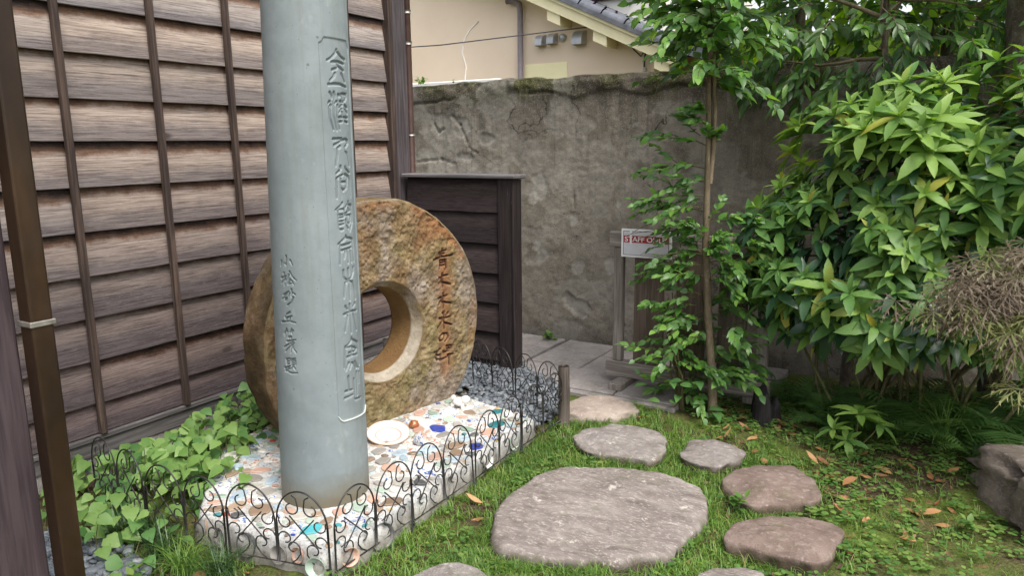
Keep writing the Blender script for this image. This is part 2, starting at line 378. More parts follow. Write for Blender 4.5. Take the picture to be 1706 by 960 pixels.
# ================================================================== timber house on the left
house = thing('timber_house', 'old timber house wall of weathered clapboards with thin vertical battens', 'house', (WX, 2.4, 0))
Y0, Y1 = .20, 4.42
box('wall', WX-.16, WX-.035, Y0, Y1-.02, .02, 4.2, m_darkpost, house, 0)
box('foundation', WX-.12, WX+.012, Y0, Y1-.03, -.05, .10, m_slab, house, .006)
box('sill', WX-.03, WX+.03, Y0, Y1-.06, .165, .19, m_sill, house, .004)
box('sill_board', WX-.03, WX+.018, Y0, Y1-.065, .085, .163, m_sill, house, .004)
bots = [.196, .340, .549, .756, .954, 1.163, 1.370, 1.577, 1.767, 1.970, 2.175, 2.380, 2.585, 2.79, 3.0, 3.2, 3.4, 3.6, 3.8, 4.0]
BAT = [.40, .92, 1.44, 1.935, 2.395, 2.84, 3.29, 3.765]
for k, zb in enumerate(bots):
  if 1:
    top = (bots[k+1] if k+1 < len(bots) else zb+.2)+.022
    hgt = top-zb
    cuts = sorted(random.sample(BAT[1:-1], random.choice((1, 2, 2, 3)))) if zb > .25 else [2.395]
  for ya_, yb_ in zip([Y0]+[c+.0015 for c in cuts], [c-.0015 for c in cuts]+[Y1-.07]):
    ny = max(12, int((yb_-ya_)*22)); yy = np.linspace(ya_, yb_, ny)
    jig = .0005*vnoise(np.stack([yy*1.5, yy*0+k, yy*0], 1), 3, k)+.0005*vnoise(np.stack([yy, yy*0+k, yy*0], 1), 14, k)
    prof = [(-.022, hgt), (-.010, hgt*.66), (.002, hgt*.33), (.013, .003), (.012, 0.), (-.006, 0.), (-.030, hgt)]
    V = []
    for i, y in enumerate(yy):
        for (dx, dz) in prof:
            lowf = 1-dz/hgt
            cup = .0012*vnoise(np.array([[y*.7, dz*4, k*3.]]), 2., 9)[0]
            V.append((dx+cup*lowf, y, dz+jig[i]*lowf*2.2))
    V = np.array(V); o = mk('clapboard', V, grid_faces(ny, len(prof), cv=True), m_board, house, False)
    o.matrix_basis = Matrix.Translation((WX+random.uniform(-.0015, .0015), 0, zb+random.uniform(-.0025, .0025)))
for yb in BAT:
    box('batten', WX+.012, WX+.044, yb-.0155, yb+.0155, .192, 4.15, m_batten, house, .004)
box('corner_board', WX-.02, WX+.046, 4.16, 4.205, .10, 4.15, m_batten, house, .004)
box('corner_post', WX-.10, WX+.036, 4.21, 4.36, .0, 4.2, wood_post('purple_corner_post', (.075, .062, .067), (.11, .093, .098), (.04, .032, .034)), house, .006)
V, F = tube([(WX+.03, 4.385, .0), (WX+.03, 4.385, 4.2)], .024, 14); dp = mk('downpipe', V, F, plain('rust_brown_pipe', (.06, .032, .026), .5, .25, 15), house)
for zz in (1.62, 2.25, 2.46): 
    V, F = tube([(WX+.03, 4.385, zz-.012), (WX+.03, 4.385, zz+.012)], .029, 14); mk('pipe_clip', V, F, m_strap, dp)
for x0, x1, z0, z1 in ((WX-.3, WX+.55, 4.12, 4.2),):
    box('eave', x0, x1, Y0-.2, Y1+.2, z0, z1, m_darkpost, house, .01)

# ================================================================== dark plank screen joined to the house corner
screen = thing('plank_screen', 'low dark stained plank screen with grey cap at the house corner', 'screen', (-3.0, 4.28, 0))
FY = 4.28
for k, zb in enumerate((.06, .262, .47, .675, .88, 1.09)):
    zt = (.262, .47, .675, .88, 1.09, 1.315)[k]+.018
    nx = 40; xx = np.linspace(-3.44, -2.668, nx); hgt = zt-zb
    prof = [(.014, hgt), (.0, hgt*.5), (-.008, .003), (-.006, 0), (.006, 0), (.022, hgt)]
    V = []
    for i, x in enumerate(xx):
        jg = .002*vnoise(np.array([[x*2, k, 0.]]), 3, 40+k)[0]
        for dy, dz in prof: V.append((x, dy, dz+jg*(1-dz/hgt)))
    V = np.array(V)[:, [0, 1, 2]]
    o = mk('plank', V, grid_faces(nx, len(prof), cv=True)[:, ::-1], m_dark, screen, False)
    o.matrix_basis = Matrix.Translation((0, FY, zb))
box('end_post', -2.666, -2.552, FY-.022, FY+.07, -.05, 1.318, m_darkpost, screen, .005)
box('trim_strip', -2.551, -2.536, FY-.030, FY+.074, -.02, 1.316, m_darkpost, screen, .003)
box('back_post', -3.42, -3.34, FY+.026, FY+.10, -.05, 1.31, m_darkpost, screen, .004)
box('base_rail', -3.44, -2.668, FY+.003, FY+.06, .02, .057, m_darkpost, screen, .003)
box('cap', -3.448, -2.515, FY-.055, FY+.105, 1.320, 1.346, m_cap, screen, .006)

# ================================================================== concrete boundary wall
def crater(P, c, r, ecc=1., rot=0.):
    d = P-np.array(c); ca, sa = math.cos(rot), math.sin(rot)
    u = d[:, 0]*ca+d[:, 1]*sa; v = -d[:, 0]*sa+d[:, 1]*ca
    return np.hypot(u/r, v/(r*ecc))
bw_x = np.arange(-5.2, 4.0, .0125); bw_z = np.concatenate([[-.1], np.arange(0, 2.03, .0125), [2.035]])
BX, BZ = np.meshgrid(bw_x, bw_z, indexing='ij'); q2 = np.stack([BX.ravel(), BZ.ravel()], 1)
q3 = np.stack([q2[:, 0], q2[:, 1], q2[:, 0]*0], 1)
dep = .005*fbm(q3, 1.8, 2, 11)+.0015*fbm(q3, 22, 2, 12)
bare = np.zeros(len(q2))
warp = .42*fbm(q3, 13, 4, 14)+.35*vnoise(q3, 5, 15)
for (cx, cz, r, e, rot, dd) in ((-2.555, .30, .17, .50, -.5, .030), (-3.80, 1.70, .085, 1.15, .3, .013), (-3.59, 1.71, .07, 1.5, .2, .011), (-3.34, 1.58, .075, .62, 0., .020),
        (-3.56, 1.44, .10, .42, 0., .020), (-2.86, 1.23, .07, 1.2, .4, .012), (-2.915, 1.13, .035, 1.2, 0, .010), (-2.56, .98, .035, 1.5, 0, .010), (-2.53, .60, .06, 1., .5, .010),
        (-2.83, .68, .06, .8, .5, .006), (-2.90, .76, .05, 1., .0, .006), (-3.95, 1.45, .12, .7, .3, .008), (-2.25, .62, .05, 1.3, .0, .008), (-2.2, 1.1, .03, 1., .0, .008), (-1.6, 1.3, .06, 1.5, .3, .01)):
    t = crater(q2, (cx, cz), r, e, rot)+warp*.9
    w = 1-sstep(.89, .95, t); dep -= w*dd*.45; bare = np.maximum(bare, w*(.5 if cz < 1.3 else .32))
for (pts) in ([(-3.69, 1.78), (-3.61, 1.70), (-3.52, 1.52), (-3.44, 1.47)], [(-3.88, 1.72), (-3.83, 1.64), (-3.78, 1.67)], [(-2.57, 1.18), (-2.56, 1.05)], [(-4.05, 1.40), (-3.8, 1.42), (-3.66, 1.38)]):
    for (a, b) in zip(pts[:-1], pts[1:]):
        a = np.array(a); b = np.array(b); t = np.clip(((q2-a)@(b-a))/((b-a)@(b-a)), 0, 1)
        d = np.linalg.norm(q2-(a+t[:, None]*(b-a)), axis=1)+.006*fbm(q3, 30, 2, 21); dep -= .014*(1-sstep(.003, .012, d))
# coping: a proud, broken top course with a ragged crack under it
lf = 1-sstep(-3.5, -2.9, q2[:, 0]); plate = sstep(.10, .16, fbm(q3*np.array([1, 1.4, 1]), 3.4, 4, 16)+.25*lf-.25*sstep(.2, .8, np.abs(q2[:, 1]-1.5))); dep -= .002*plate; bare = np.maximum(bare, plate*.22)
dep += .0015*vnoise(q3, 45, 17)
cz = 1.905+.03*fbm(np.stack([q2[:, 0], q2[:, 0]*0, q2[:, 0]*0], 1), 3.5, 5, 31)
dep += .011*sstep(-.006, .014, q2[:, 1]-cz)*sstep(-.5, .2, vnoise(q3*np.array([1, .01, 1]), 1.6, 35))
dep -= .022*np.exp(-((q2[:, 1]-cz)/.007)**2)*sstep(-.1, .3, vnoise(q3*np.array([1, .01, 1]), 3.2, 33))
dep += sstep(1.9, 2.0, q2[:, 1])*.022*fbm(q3, 9, 4, 34)
dep -= .02*sstep(1.95, 2.035, q2[:, 1])**2
top_z = q2[:, 1]+(q2[:, 1] > 1.93)*.014*fbm(np.stack([q2[:, 0], q2[:, 0]*0, q2[:, 0]*0], 1), 4, 4, 36)*((q2[:, 1]-1.93)/.1)
WY = 5.20
V = np.stack([q2[:, 0], WY-dep, top_z], 1); nb, nz = len(bw_x), len(bw_z)
bi = np.arange(nb)
toprow = V[bi*nz+nz-1].copy(); t2 = toprow.copy(); t2[:, 1] += .10; t2[:, 2] += .012+.01*fbm(t2, 6, 2, 37); t3 = toprow.copy(); t3[:, 1] = WY+.2; t3[:, 2] = 2.03; t4 = t3.copy(); t4[:, 2] = -.1
extra = np.concatenate([toprow[:0], t2, t3, t4]); base_n = len(V)
Fx = []
prev = bi*nz+nz-1
for r_ in range(3):
    cur = base_n+r_*nb+bi; Fx.append(np.stack([prev[:-1], prev[1:], cur[1:], cur[:-1]], 1)); prev = cur
V = np.concatenate([V, extra]); bare = np.concatenate([bare, np.zeros(len(extra))])
bwall = mk('boundary_wall', V, [grid_faces(nb, nz), np.concatenate(Fx)], m_concrete, None, True, {'bare': bare})
tag(bwall, 'tall stained concrete boundary wall with mossy broken top', 'wall')

# ================================================================== paving, gravel
pave = thing('pavement', 'grey concrete slab paving along the boundary wall', None, (-2, 4.6, 0)); pave['kind'] = 'structure'
box('bed', -3.42, -.95, 4.10, 5.16, -.12, -.012, m_ground, pave, 0)
xs = [(-3.40, -2.985), (-2.975, -2.615), (-2.575, -2.185), (-2.175, -1.765), (-1.755, -1.345), (-1.335, -.925), (-.915, -.62)]
for i, (xa, xb) in enumerate(xs):
    for j, (ya, yb) in enumerate(((4.12, 4.515), (4.525, 4.86), (4.87, 5.165))):
        if i < 2 and j == 0: ya = 4.42
        if i > 5 or (i == 5 and j == 0): continue
        dz = random.uniform(-.003, .003)
        o = box('slab', xa, xb, ya, yb, -.03, .022+dz, m_slab, pave, .006)
box('kerb', -2.15, -1.35, 4.065, 4.112, -.05, .016, m_slab, pave, .008)

def ico(sub):
    bm = bmesh.new(); bmesh.ops.create_icosphere(bm, subdivisions=sub, radius=1.)
    V = np.array([v.co[:] for v in bm.verts]); F = np.array([[v.index for v in f.verts] for f in bm.faces]); bm.free(); return V, F
IV, IF = ico(2); IV3, IF3 = ico(3)
def pebble_field(name, poly, n, smin, smax, label, layers=2):
    P = np.array(poly); J = Join(); lo, hi = P.min(0), P.max(0); k = 0
    for _ in range(n*6):
        if k >= n: break
        p = lo+(hi-lo)*rng.random(2)
        if not inpoly(p[:1], p[1:], poly)[0]: continue
        k += 1; s = rng.uniform(smin, smax); sc = s*np.array([rng.uniform(.8, 1.35), rng.uniform(.7, 1.), rng.uniform(.42, .65)])
        V = IV*sc; V = V*(1+.12*vnoise(IV*1.3+rng.random(3)*50, 1.2, 4))[:, None]
        a, b, c_ = rng.uniform(0, 6.28), rng.normal(0, .3), rng.normal(0, .3)
        Rm = np.array((Matrix.Rotation(a, 3, 'Z') @ Matrix.Rotation(b, 3, 'X') @ Matrix.Rotation(c_, 3, 'Y')))
        V = V@Rm.T+np.array([p[0], p[1], .004+rng.uniform(0, layers*.011)]); J.add(V, IF, rng.random())
    o = J.build(name, m_pebble); tag(o, label, 'gravel', None, 'stuff')
pebble_field('gravel', [(-3.42, 3.52), (-2.62, 3.52), (-1.92, 3.40), (-1.90, 3.60), (-1.93, 3.72), (-2.05, 4.08), (-2.56, 4.40), (-3.42, 4.40)], 2300, .012, .026, 'blue grey pebbles spread behind the wire fence')
pebble_field('gravel', [(-3.1, .95), (-2.15, .95), (-2.40, 1.47), (-2.74, 1.55), (-3.1, 1.50)], 900, .014, .027, 'blue grey pebbles beside the brown downpipe')

# ================================================================== pillar and downpipe close by on the left
pillar = box('timber_pillar', -2.30, -2.116, .78, .984, -.05, 4.2, m_pillar, None, .006)
tag(pillar, 'dark plum stained timber pillar behind the brown downpipe', 'pillar')
dpipe = thing('square_downpipe', 'glossy brown square metal downpipe strapped in the left foreground', 'downpipe', (-2.08, 1.02, 0))
box('pipe', -2.112, -2.052, .990, 1.048, .02, 4.2, m_copper, dpipe, .007, 3)
st = box('strap', -2.116, -2.048, .986, 1.052, 1.089, 1.104, m_strap, dpipe, .002)
box('strap_lug', -2.070, -2.062, 1.051, 1.072, 1.090, 1.103, m_strap, st, .001)
box('strap_tail', -2.13, -2.116, .9845, .992, 1.090, 1.103, m_strap, st, .001)
# ================================================================== carved inscriptions: strokes as polylines on the stone's own surface
# column strokes: (angle round the column, height); ring strokes: (across, up) on the face, from the hole's centre
PANEL = '-0.002,1.8987 -0.037,1.8869 -0.189,1.8670 -0.290,1.8592;0.027,1.8901 0.156,1.8751 0.326,1.8676;-0.168,1.8538 0.032,1.8563 0.252,1.8504;-0.003,1.8468 0.066,1.8353;-0.161,1.8247 0.004,1.8345;0.089,1.8356 0.237,1.8261;-0.084,1.8143 -0.116,1.8026 -0.233,1.7869;0.139,1.8146 0.271,1.7851;-0.279,1.7719 -0.061,1.7748 0.106,1.7741 0.325,1.7661;-0.258,1.7425 -0.209,1.7310 -0.212,1.7228;-0.142,1.7432 -0.118,1.7325 -0.156,1.7076 -0.172,1.6599 -0.106,1.6047;-0.275,1.7088 -0.303,1.7023;-0.253,1.6962 -0.284,1.6851 -0.282,1.6486 -0.203,1.6064;-0.075,1.7099 -0.114,1.7023;-0.048,1.6972 -0.074,1.6713 -0.057,1.6381 -0.013,1.6076;-0.009,1.7360 0.004,1.7288;-0.004,1.7314 0.133,1.7399 0.314,1.7397 0.320,1.7276 0.223,1.7119;0.119,1.7315 0.141,1.7169;0.221,1.7323 0.238,1.7195;0.047,1.7116 0.118,1.7102 0.223,1.7129;0.112,1.6991 0.012,1.6892;0.214,1.6998 0.334,1.6894;0.087,1.6832 -0.004,1.6698;0.208,1.6885 0.321,1.6696;0.100,1.6721 0.123,1.6611;-0.003,1.6522 0.150,1.6537 0.320,1.6508;0.005,1.6355 0.084,1.6367;0.192,1.6380 0.323,1.6338;-0.224,1.5708 0.034,1.5735;0.019,1.5651 0.189,1.5707 0.273,1.5650 0.284,1.5551 0.144,1.5410 0.151,1.5253 0.226,1.5166 0.307,1.4688;-0.200,1.5485 -0.032,1.5609;-0.026,1.5440 -0.110,1.5372 -0.118,1.5161 -0.186,1.4714;-0.045,1.4678 -0.035,1.4592;-0.085,1.4510 -0.174,1.4416;0.121,1.4641 0.134,1.4583 0.292,1.4414;-0.171,1.4203 -0.127,1.4271 0.015,1.4361;-0.170,1.4232 -0.196,1.3493;0.094,1.4370 0.246,1.4273 0.293,1.4139 0.312,1.3495;-0.052,1.4209 -0.051,1.3880 0.016,1.3759 0.127,1.3849 0.174,1.4206;-0.021,1.4078 0.124,1.4080;-0.044,1.3274 -0.071,1.3199 -0.236,1.3032;-0.126,1.3034 0.013,1.3047;-0.173,1.2993 -0.173,1.2304;-0.143,1.2827 -0.009,1.2830;-0.136,1.2722 -0.011,1.2736;-0.129,1.2580 -0.043,1.2583;-0.145,1.2441 -0.035,1.2471;-0.128,1.2265 -0.056,1.2253;0.027,1.3030 0.003,1.2813;0.174,1.3294 0.171,1.3232 0.043,1.3091;0.170,1.3216 0.299,1.3135 0.323,1.2474 0.203,1.2143;0.163,1.3074 0.209,1.2941 0.047,1.2870;0.045,1.2791 0.258,1.2790;0.052,1.2616 0.071,1.2422 0.141,1.2251;0.117,1.2732 0.123,1.2541 0.167,1.2437;0.241,1.2713 0.230,1.2491;0.025,1.1985 0.050,1.1916 0.263,1.1841;0.036,1.1935 -0.214,1.1711;-0.158,1.1701 -0.196,1.0912;0.281,1.1805 0.313,1.0917;-0.114,1.1629 0.198,1.1677;-0.121,1.1439 0.205,1.1498;-0.011,1.1368 -0.058,1.1138;0.068,1.1399 0.068,1.0915;0.166,1.1377 0.195,1.0915;-0.103,1.0643 -0.100,1.0400 -0.043,1.0272 0.036,1.0250;0.054,1.0684 0.058,1.0456 0.052,1.0262 0.064,0.9899 0.064,0.9406;0.260,1.0678 0.249,1.0500 0.161,1.0296 0.051,1.0246;0.034,1.0202 -0.060,1.0130 -0.128,0.9564;0.050,1.0214 0.202,1.0103 0.265,0.9836 0.300,0.9391;-0.093,0.9210 -0.036,0.9060;0.047,0.9247 0.055,0.8947 0.063,0.8078;0.248,0.9210 0.172,0.9120;-0.140,0.8887 0.040,0.8952 0.316,0.8910;-0.032,0.8812 -0.138,0.8187;0.163,0.8807 0.277,0.8107;0.062,0.7861 0.040,0.7730 -0.149,0.7547;0.076,0.7795 0.296,0.7597;-0.148,0.7567 -0.202,0.6710;0.296,0.7577 0.344,0.6613;0.031,0.7514 -0.136,0.7522;0.136,0.7448 0.233,0.7342;-0.042,0.7276 0.188,0.7282;-0.106,0.7131 0.067,0.7148 0.245,0.7104;0.081,0.7472 0.068,0.7155;-0.070,0.6875 -0.164,0.6614;0.022,0.6834 -0.050,0.6624;0.072,0.6830 0.194,0.6546;0.147,0.6855 0.284,0.6500;-0.103,0.6326 -0.084,0.5769;-0.204,0.5737 -0.003,0.5728;-0.225,0.5462 -0.002,0.5503;0.069,0.6140 0.080,0.5273;0.080,0.5273 0.341,0.5223;0.186,0.6366 0.172,0.5385;0.298,0.6327 0.273,0.5866'
FRAME = '-0.502,1.9202 -0.428,1.9264 -0.372,1.9423;-0.372,1.9423 -0.032,1.9429 0.424,1.9403;0.424,1.9403 0.526,1.9148;-0.426,0.4785 -0.302,0.4548;-0.302,0.4548 0.002,0.4531 0.457,0.4496;0.457,0.4496 0.645,0.4673'
SIDE = '-1.624,1.1122 -1.655,1.0916;-1.476,1.1325 -1.488,1.0951 -1.527,1.1040;-1.367,1.1162 -1.319,1.0992;-1.561,1.0661 -1.557,1.0163;-1.649,1.0460 -1.501,1.0548;-1.547,1.0461 -1.645,1.0244;-1.527,1.0437 -1.498,1.0360;-1.421,1.0610 -1.466,1.0418;-1.399,1.0719 -1.324,1.0511 -1.241,1.0396;-1.391,1.0425 -1.452,1.0231 -1.358,1.0267;-1.355,1.0375 -1.306,1.0231;-1.605,0.9790 -1.443,0.9948;-1.516,0.9844 -1.658,0.9603;-1.576,0.9645 -1.500,0.9684 -1.513,0.9601 -1.578,0.9577;-1.374,1.0037 -1.374,0.9754;-1.425,0.9883 -1.460,0.9743;-1.333,0.9893 -1.275,0.9829;-1.329,0.9731 -1.390,0.9522 -1.510,0.9397;-1.446,0.9128 -1.557,0.9010;-1.583,0.8919 -1.532,0.8742;-1.549,0.8883 -1.383,0.8979;-1.442,0.8929 -1.459,0.8769;-1.704,0.8697 -1.468,0.8767 -1.296,0.8718;-1.555,0.8436 -1.645,0.8243;-1.568,0.8347 -1.525,0.8341;-1.607,0.8281 -1.635,0.8158;-1.409,0.8447 -1.463,0.8309;-1.420,0.8388 -1.362,0.8395;-1.411,0.8317 -1.404,0.8261;-1.511,0.8113 -1.427,0.8156 -1.440,0.8039;-1.560,0.7938 -1.316,0.8042;-1.404,0.7944 -1.666,0.7685;-1.476,0.7874 -1.429,0.7766 -1.457,0.7500;-1.458,0.7790 -1.622,0.7522;-1.375,0.7919 -1.409,0.7798;-1.426,0.7854 -1.384,0.7657 -1.313,0.7522;-1.610,0.7204 -1.595,0.7002;-1.598,0.7207 -1.507,0.7257 -1.513,0.7052;-1.590,0.7106 -1.510,0.7154;-1.595,0.7002 -1.513,0.7052;-1.674,0.6833 -1.495,0.6953;-1.576,0.6875 -1.580,0.6742;-1.565,0.6819 -1.509,0.6848;-1.625,0.6789 -1.667,0.6687;-1.651,0.6737 -1.474,0.6664 -1.310,0.6693;-1.466,0.7222 -1.347,0.7286;-1.416,0.7231 -1.448,0.7152;-1.458,0.7151 -1.453,0.6977;-1.458,0.7151 -1.350,0.7198 -1.345,0.7010;-1.450,0.7080 -1.352,0.7111;-1.454,0.6990 -1.354,0.7038;-1.434,0.6937 -1.478,0.6825;-1.397,0.6928 -1.352,0.6818'
RING = '0.4291,0.3878 0.4275,0.3456;0.4022,0.3698 0.4579,0.3788;0.4095,0.3574 0.4467,0.3627;0.3592,0.3328 0.4142,0.3433 0.5050,0.3441;0.4109,0.3245 0.4012,0.2794;0.4109,0.3245 0.4532,0.3250 0.4541,0.2763 0.4432,0.2699;0.4103,0.3091 0.4448,0.3125;0.4124,0.2953 0.4442,0.2970;0.3965,0.2258 0.4366,0.2357 0.4633,0.2359;0.4238,0.2492 0.4236,0.1750;0.4228,0.2220 0.3953,0.1948;0.4167,0.2014 0.4829,0.1799;0.3869,0.1142 0.4161,0.1173 0.4537,0.1211;0.4248,0.1375 0.4217,0.0551;0.4102,0.1025 0.3802,0.0780;0.4124,0.0903 0.4844,0.0703;0.4151,0.0286 0.4262,0.0115;0.4560,0.0235 0.4407,0.0067;0.3907,-0.0015 0.4284,-0.0063 0.4788,-0.0046;0.4269,0.0309 0.4233,-0.0642;0.4104,-0.0182 0.3801,-0.0515;0.4274,-0.0323 0.4860,-0.0543;0.4247,-0.1039 0.4150,-0.1282 0.3914,-0.1321 0.3894,-0.1098 0.4134,-0.0928 0.4486,-0.0977 0.4538,-0.1185 0.4293,-0.1399;0.3515,-0.1890 0.3926,-0.1783;0.3777,-0.1860 0.3535,-0.2113 0.3668,-0.2407;0.3680,-0.2102 0.3942,-0.2116 0.3933,-0.2335 0.3669,-0.2385;0.4400,-0.1709 0.4848,-0.1737 0.4781,-0.1902 0.4423,-0.1869;0.4608,-0.1709 0.4567,-0.2033;0.4154,-0.1943 0.4177,-0.2124;0.4209,-0.2043 0.4507,-0.2020;0.4499,-0.2240 0.4949,-0.2296;0.3929,-0.2444 0.4495,-0.2351 0.4618,-0.2267;0.4616,-0.2311 0.4596,-0.2888'
def strokes(s): return [np.array([[float(v) for v in p.split(',')] for p in st.split(' ')]) for st in s.split(';')]
def seg_dist(Q, sts, width, taper=.35):
    """how deep each point of Q lies inside the strokes: 1 on the centre line, 0 outside"""
    out = np.zeros(len(Q))
    for st in sts:
        L = np.concatenate([[0], np.cumsum(np.linalg.norm(np.diff(st, axis=0), axis=1))])
        w = width
        m_ = (Q[:, 0] > st[:, 0].min()-w) & (Q[:, 0] < st[:, 0].max()+w) & (Q[:, 1] > st[:, 1].min()-w) & (Q[:, 1] < st[:, 1].max()+w)
        idx = np.nonzero(m_)[0]
        if not len(idx): continue
        q = Q[idx]
        for k in range(len(st)-1):
            a, b = st[k], st[k+1]; ab = b-a; t = np.clip(((q-a)@ab)/(ab@ab+1e-12), 0, 1)
            d = np.linalg.norm(q-(a+t[:, None]*ab), axis=1); u = (L[k]+t*(L[k+1]-L[k]))/(L[-1]+1e-9)
            ww = w*(1-taper*u); out[idx] = np.maximum(out[idx], np.clip(1-d/ww, 0, 1))
    return out

# ------------------------------------------------------------------ the tall round stone column
def column_material():
    M = Mat('celadon_stone', .55, .35); P = M.geo.outputs['Position']; z = M.sep(P)[2]
    n1 = M.noise(3.0, 6, P, .65); n2 = M.noise(26, 6, P, .7); n3 = M.noise(210, 4, P, .7)
    c = M.ramp(n1, [(.3, (.158, .186, .194)), (.5, (.198, .229, .237)), (.72, (.243, .275, .282))])
    c = M.mix(M.ramp(n2, [(.34, .45), (.5, 0.)]), c, (.165, .195, .205))
    c = M.mix(M.ramp(n3, [(.66, 0.), (.74, .5)]), c, (.50, .55, .55))
    pits = M.voro(26, P); c = M.mix(M.ramp(pits, [(.045, .8), (.075, 0.)]), c, (.09, .11, .115))
    st = M.noise(4, 6, M.mapv(P, (6, 6, .35)), .65); c = M.mix(M.ramp(st, [(.52, 0.), (.70, .5)]), c, (.165, .18, .165))
    bl = M.noise(7, 6, M.mapv(P, (1, 1, .6)), .72); c = M.mix(M.ramp(bl, [(.58, 0.), (.70, .45)]), c, (.36, .39, .385)); c = M.mix(M.ramp(bl, [(.28, .5), (.42, 0.)]), c, (.15, .17, .165))
    p2 = M.voro(9, P); c = M.mix(M.ramp(p2, [(.035, .7), (.06, 0.)]), c, (.08, .085, .08))
    foot = M.math('ADD', z, M.math('MULTIPLY', M.noise(6, 4, P), .12))
    c = M.mix(M.ramp(foot, [(.17, .92), (.30, 0.)]), c, (.135, .115, .075))
    c = M.mix(M.math('MULTIPLY', M.attr('cut'), .62), c, (.085, .10, .105))
    M.col(c); M.bump(M.math('ADD', n2, M.math('MULTIPLY', n3, .4)), .14, .004); return M.m
m_col = column_material()
th = np.concatenate([np.linspace(-1.83, -1.14, 66), np.linspace(-1.12, -.6, 14), np.linspace(-.58, .72, 128), np.linspace(.76, 2*np.pi-1.86, 80)])
zc = np.concatenate([np.linspace(.02, .42, 30), np.arange(.425, 1.97, .0026), np.linspace(1.98, 3.6, 70)])
TH, ZC = np.meshgrid(th, zc, indexing='ij'); Q = np.stack([TH.ravel()*.172, ZC.ravel()], 1)
def colst(s): return [x*np.array([.172, 1]) for x in strokes(s)]
pan = seg_dist(Q, colst(PANEL), .0085, .25); side = seg_dist(Q, colst(SIDE), .0062, .4)
fr = strokes(FRAME)
outline = [tuple(fr[0][0]), tuple(fr[0][1]), tuple(fr[0][2]), tuple(fr[2][0]), (.545, 1.915), (.575, .475), tuple(fr[4][-1]), tuple(fr[3][1]), tuple(fr[3][0])]
ol = [(a*.172, b) for a, b in outline]
ins = inpoly(Q[:, 0], Q[:, 1], ol)
closed = [np.array([ol[i-1], ol[i]]) for i in range(len(ol))]
edge = seg_dist(Q, closed, .0065, 0.)
inset = np.where(ins, .0040*np.clip(1-edge*1.0, 0, 1)+.0040*(edge > 0)*0, 0)
inset = np.where(ins, .0042-.0042*sstep(.45, 1., edge), 0.)
cut = np.maximum(sstep(0, .75, pan), sstep(0, .8, side))
depth = inset+.0072*sstep(0, .8, pan)+.0052*sstep(0, .8, side)
zz_ = ZC.ravel(); Rr = .1834-.0113*zz_-depth+.0006*fbm(np.stack([np.cos(Q[:, 0]/.172)*.17, np.sin(Q[:, 0]/.172)*.17, zz_], 1), 20, 2, 8)
V = np.stack([-2.2426+.0093*zz_+Rr*np.cos(TH.ravel()), 2.1656+.0102*zz_+Rr*np.sin(TH.ravel()), zz_], 1)
nt_, nzc = len(th), len(zc)
F = [grid_faces(nt_, nzc, cu=True), (np.arange(nt_)*nzc+nzc-1)[None]]
column = thing('stone_column', 'tall smooth grey green round stone column with carved characters', 'column', (-2.2426, 2.1656, PZ))
mk('shaft', V, F, m_col, column, True, {'cut': np.maximum(cut*np.where(side > 0, 1., .55), 0)})
JW = Join()                                                     # the bright raised lip under the inscription
lip = np.array([(-.43, .480), (-.37, .462), (-.30, .4545), (.0, .4525), (.44, .4500), (.55, .459), (.60, .475)])
ps = [(-2.2426+.0093*z+(.1834-.0113*z+.001)*math.cos(a), 2.1656+.0102*z+(.1834-.0113*z+.001)*math.sin(a), z) for a, z in
      [(np.interp(u, np.arange(7), lip[:, 0]), np.interp(u, np.arange(7), lip[:, 1])) for u in np.linspace(0, 6, 40)]]
V, F = tube(ps, .0032, 6); mk('panel_lip', V, F, plain('pale_lip_stone', (.46, .49, .46), .6, .1), column)

# ------------------------------------------------------------------ the ring-shaped stone (an upright millstone-like disc)
def ring_material():
    M = Mat('ochre_granite', .9, .2); P = M.geo.outputs['Position']
    n1 = M.noise(2.4, 5, P, .62); n2 = M.noise(13, 6, P, .7); n3 = M.noise(58, 5, P, .75); n4 = M.noise(3.1, 5, M.mapv(P, (1.3, 1.3, 1)), .6)
    ochre = M.ramp(n2, [(.3, (.10, .060, .031)), (.5, (.192, .120, .064)), (.7, (.295, .21, .128))])
    grey = M.ramp(n2, [(.3, (.10, .075, .055)), (.5, (.20, .16, .125)), (.7, (.34, .29, .24))])
    olive = M.ramp(n2, [(.3, (.09, .078, .030)), (.5, (.175, .148, .066)), (.7, (.28, .245, .125))])
    c = M.mix(M.ramp(n1, [(.38, 0.), (.64, .8)]), ochre, olive)
    c = M.mix(M.ramp(n4, [(.50, 0.), (.62, .9)]), c, grey)
    c = M.mix(M.ramp(n3, [(.28, .75), (.42, 0.)]), c, (.055, .035, .02))
    c = M.mix(M.ramp(n3, [(.60, 0.), (.74, .55)]), c, (.52, .44, .31))
    rust = M.ramp(n2, [(.3, (.135, .058, .024)), (.55, (.25, .12, .054)), (.75, (.36, .21, .11))])
    c = M.mix(M.attr('rust'), c, rust)
    smooth_c = M.ramp(n1, [(.3, (.11, .06, .026)), (.5, (.19, .11, .045)), (.7, (.26, .17, .075))])
    c = M.mix(M.attr('bore'), c, smooth_c)
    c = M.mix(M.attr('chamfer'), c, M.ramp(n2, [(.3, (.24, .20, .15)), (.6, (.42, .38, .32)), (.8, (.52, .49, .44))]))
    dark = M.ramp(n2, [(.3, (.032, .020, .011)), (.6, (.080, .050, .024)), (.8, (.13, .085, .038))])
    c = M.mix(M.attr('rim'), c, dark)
    c = M.mix(M.math('MULTIPLY', M.attr('cut'), .95), c, (.062, .027, .016))
    M.col(c); M.bump(M.math('ADD', n2, M.math('MULTIPLY', n3, 1.)), .8, .010); return M.m
m_ring = ring_material()
na = 1060; TW = .215
prof = []                                                       # (radius, depth behind the face, zone)
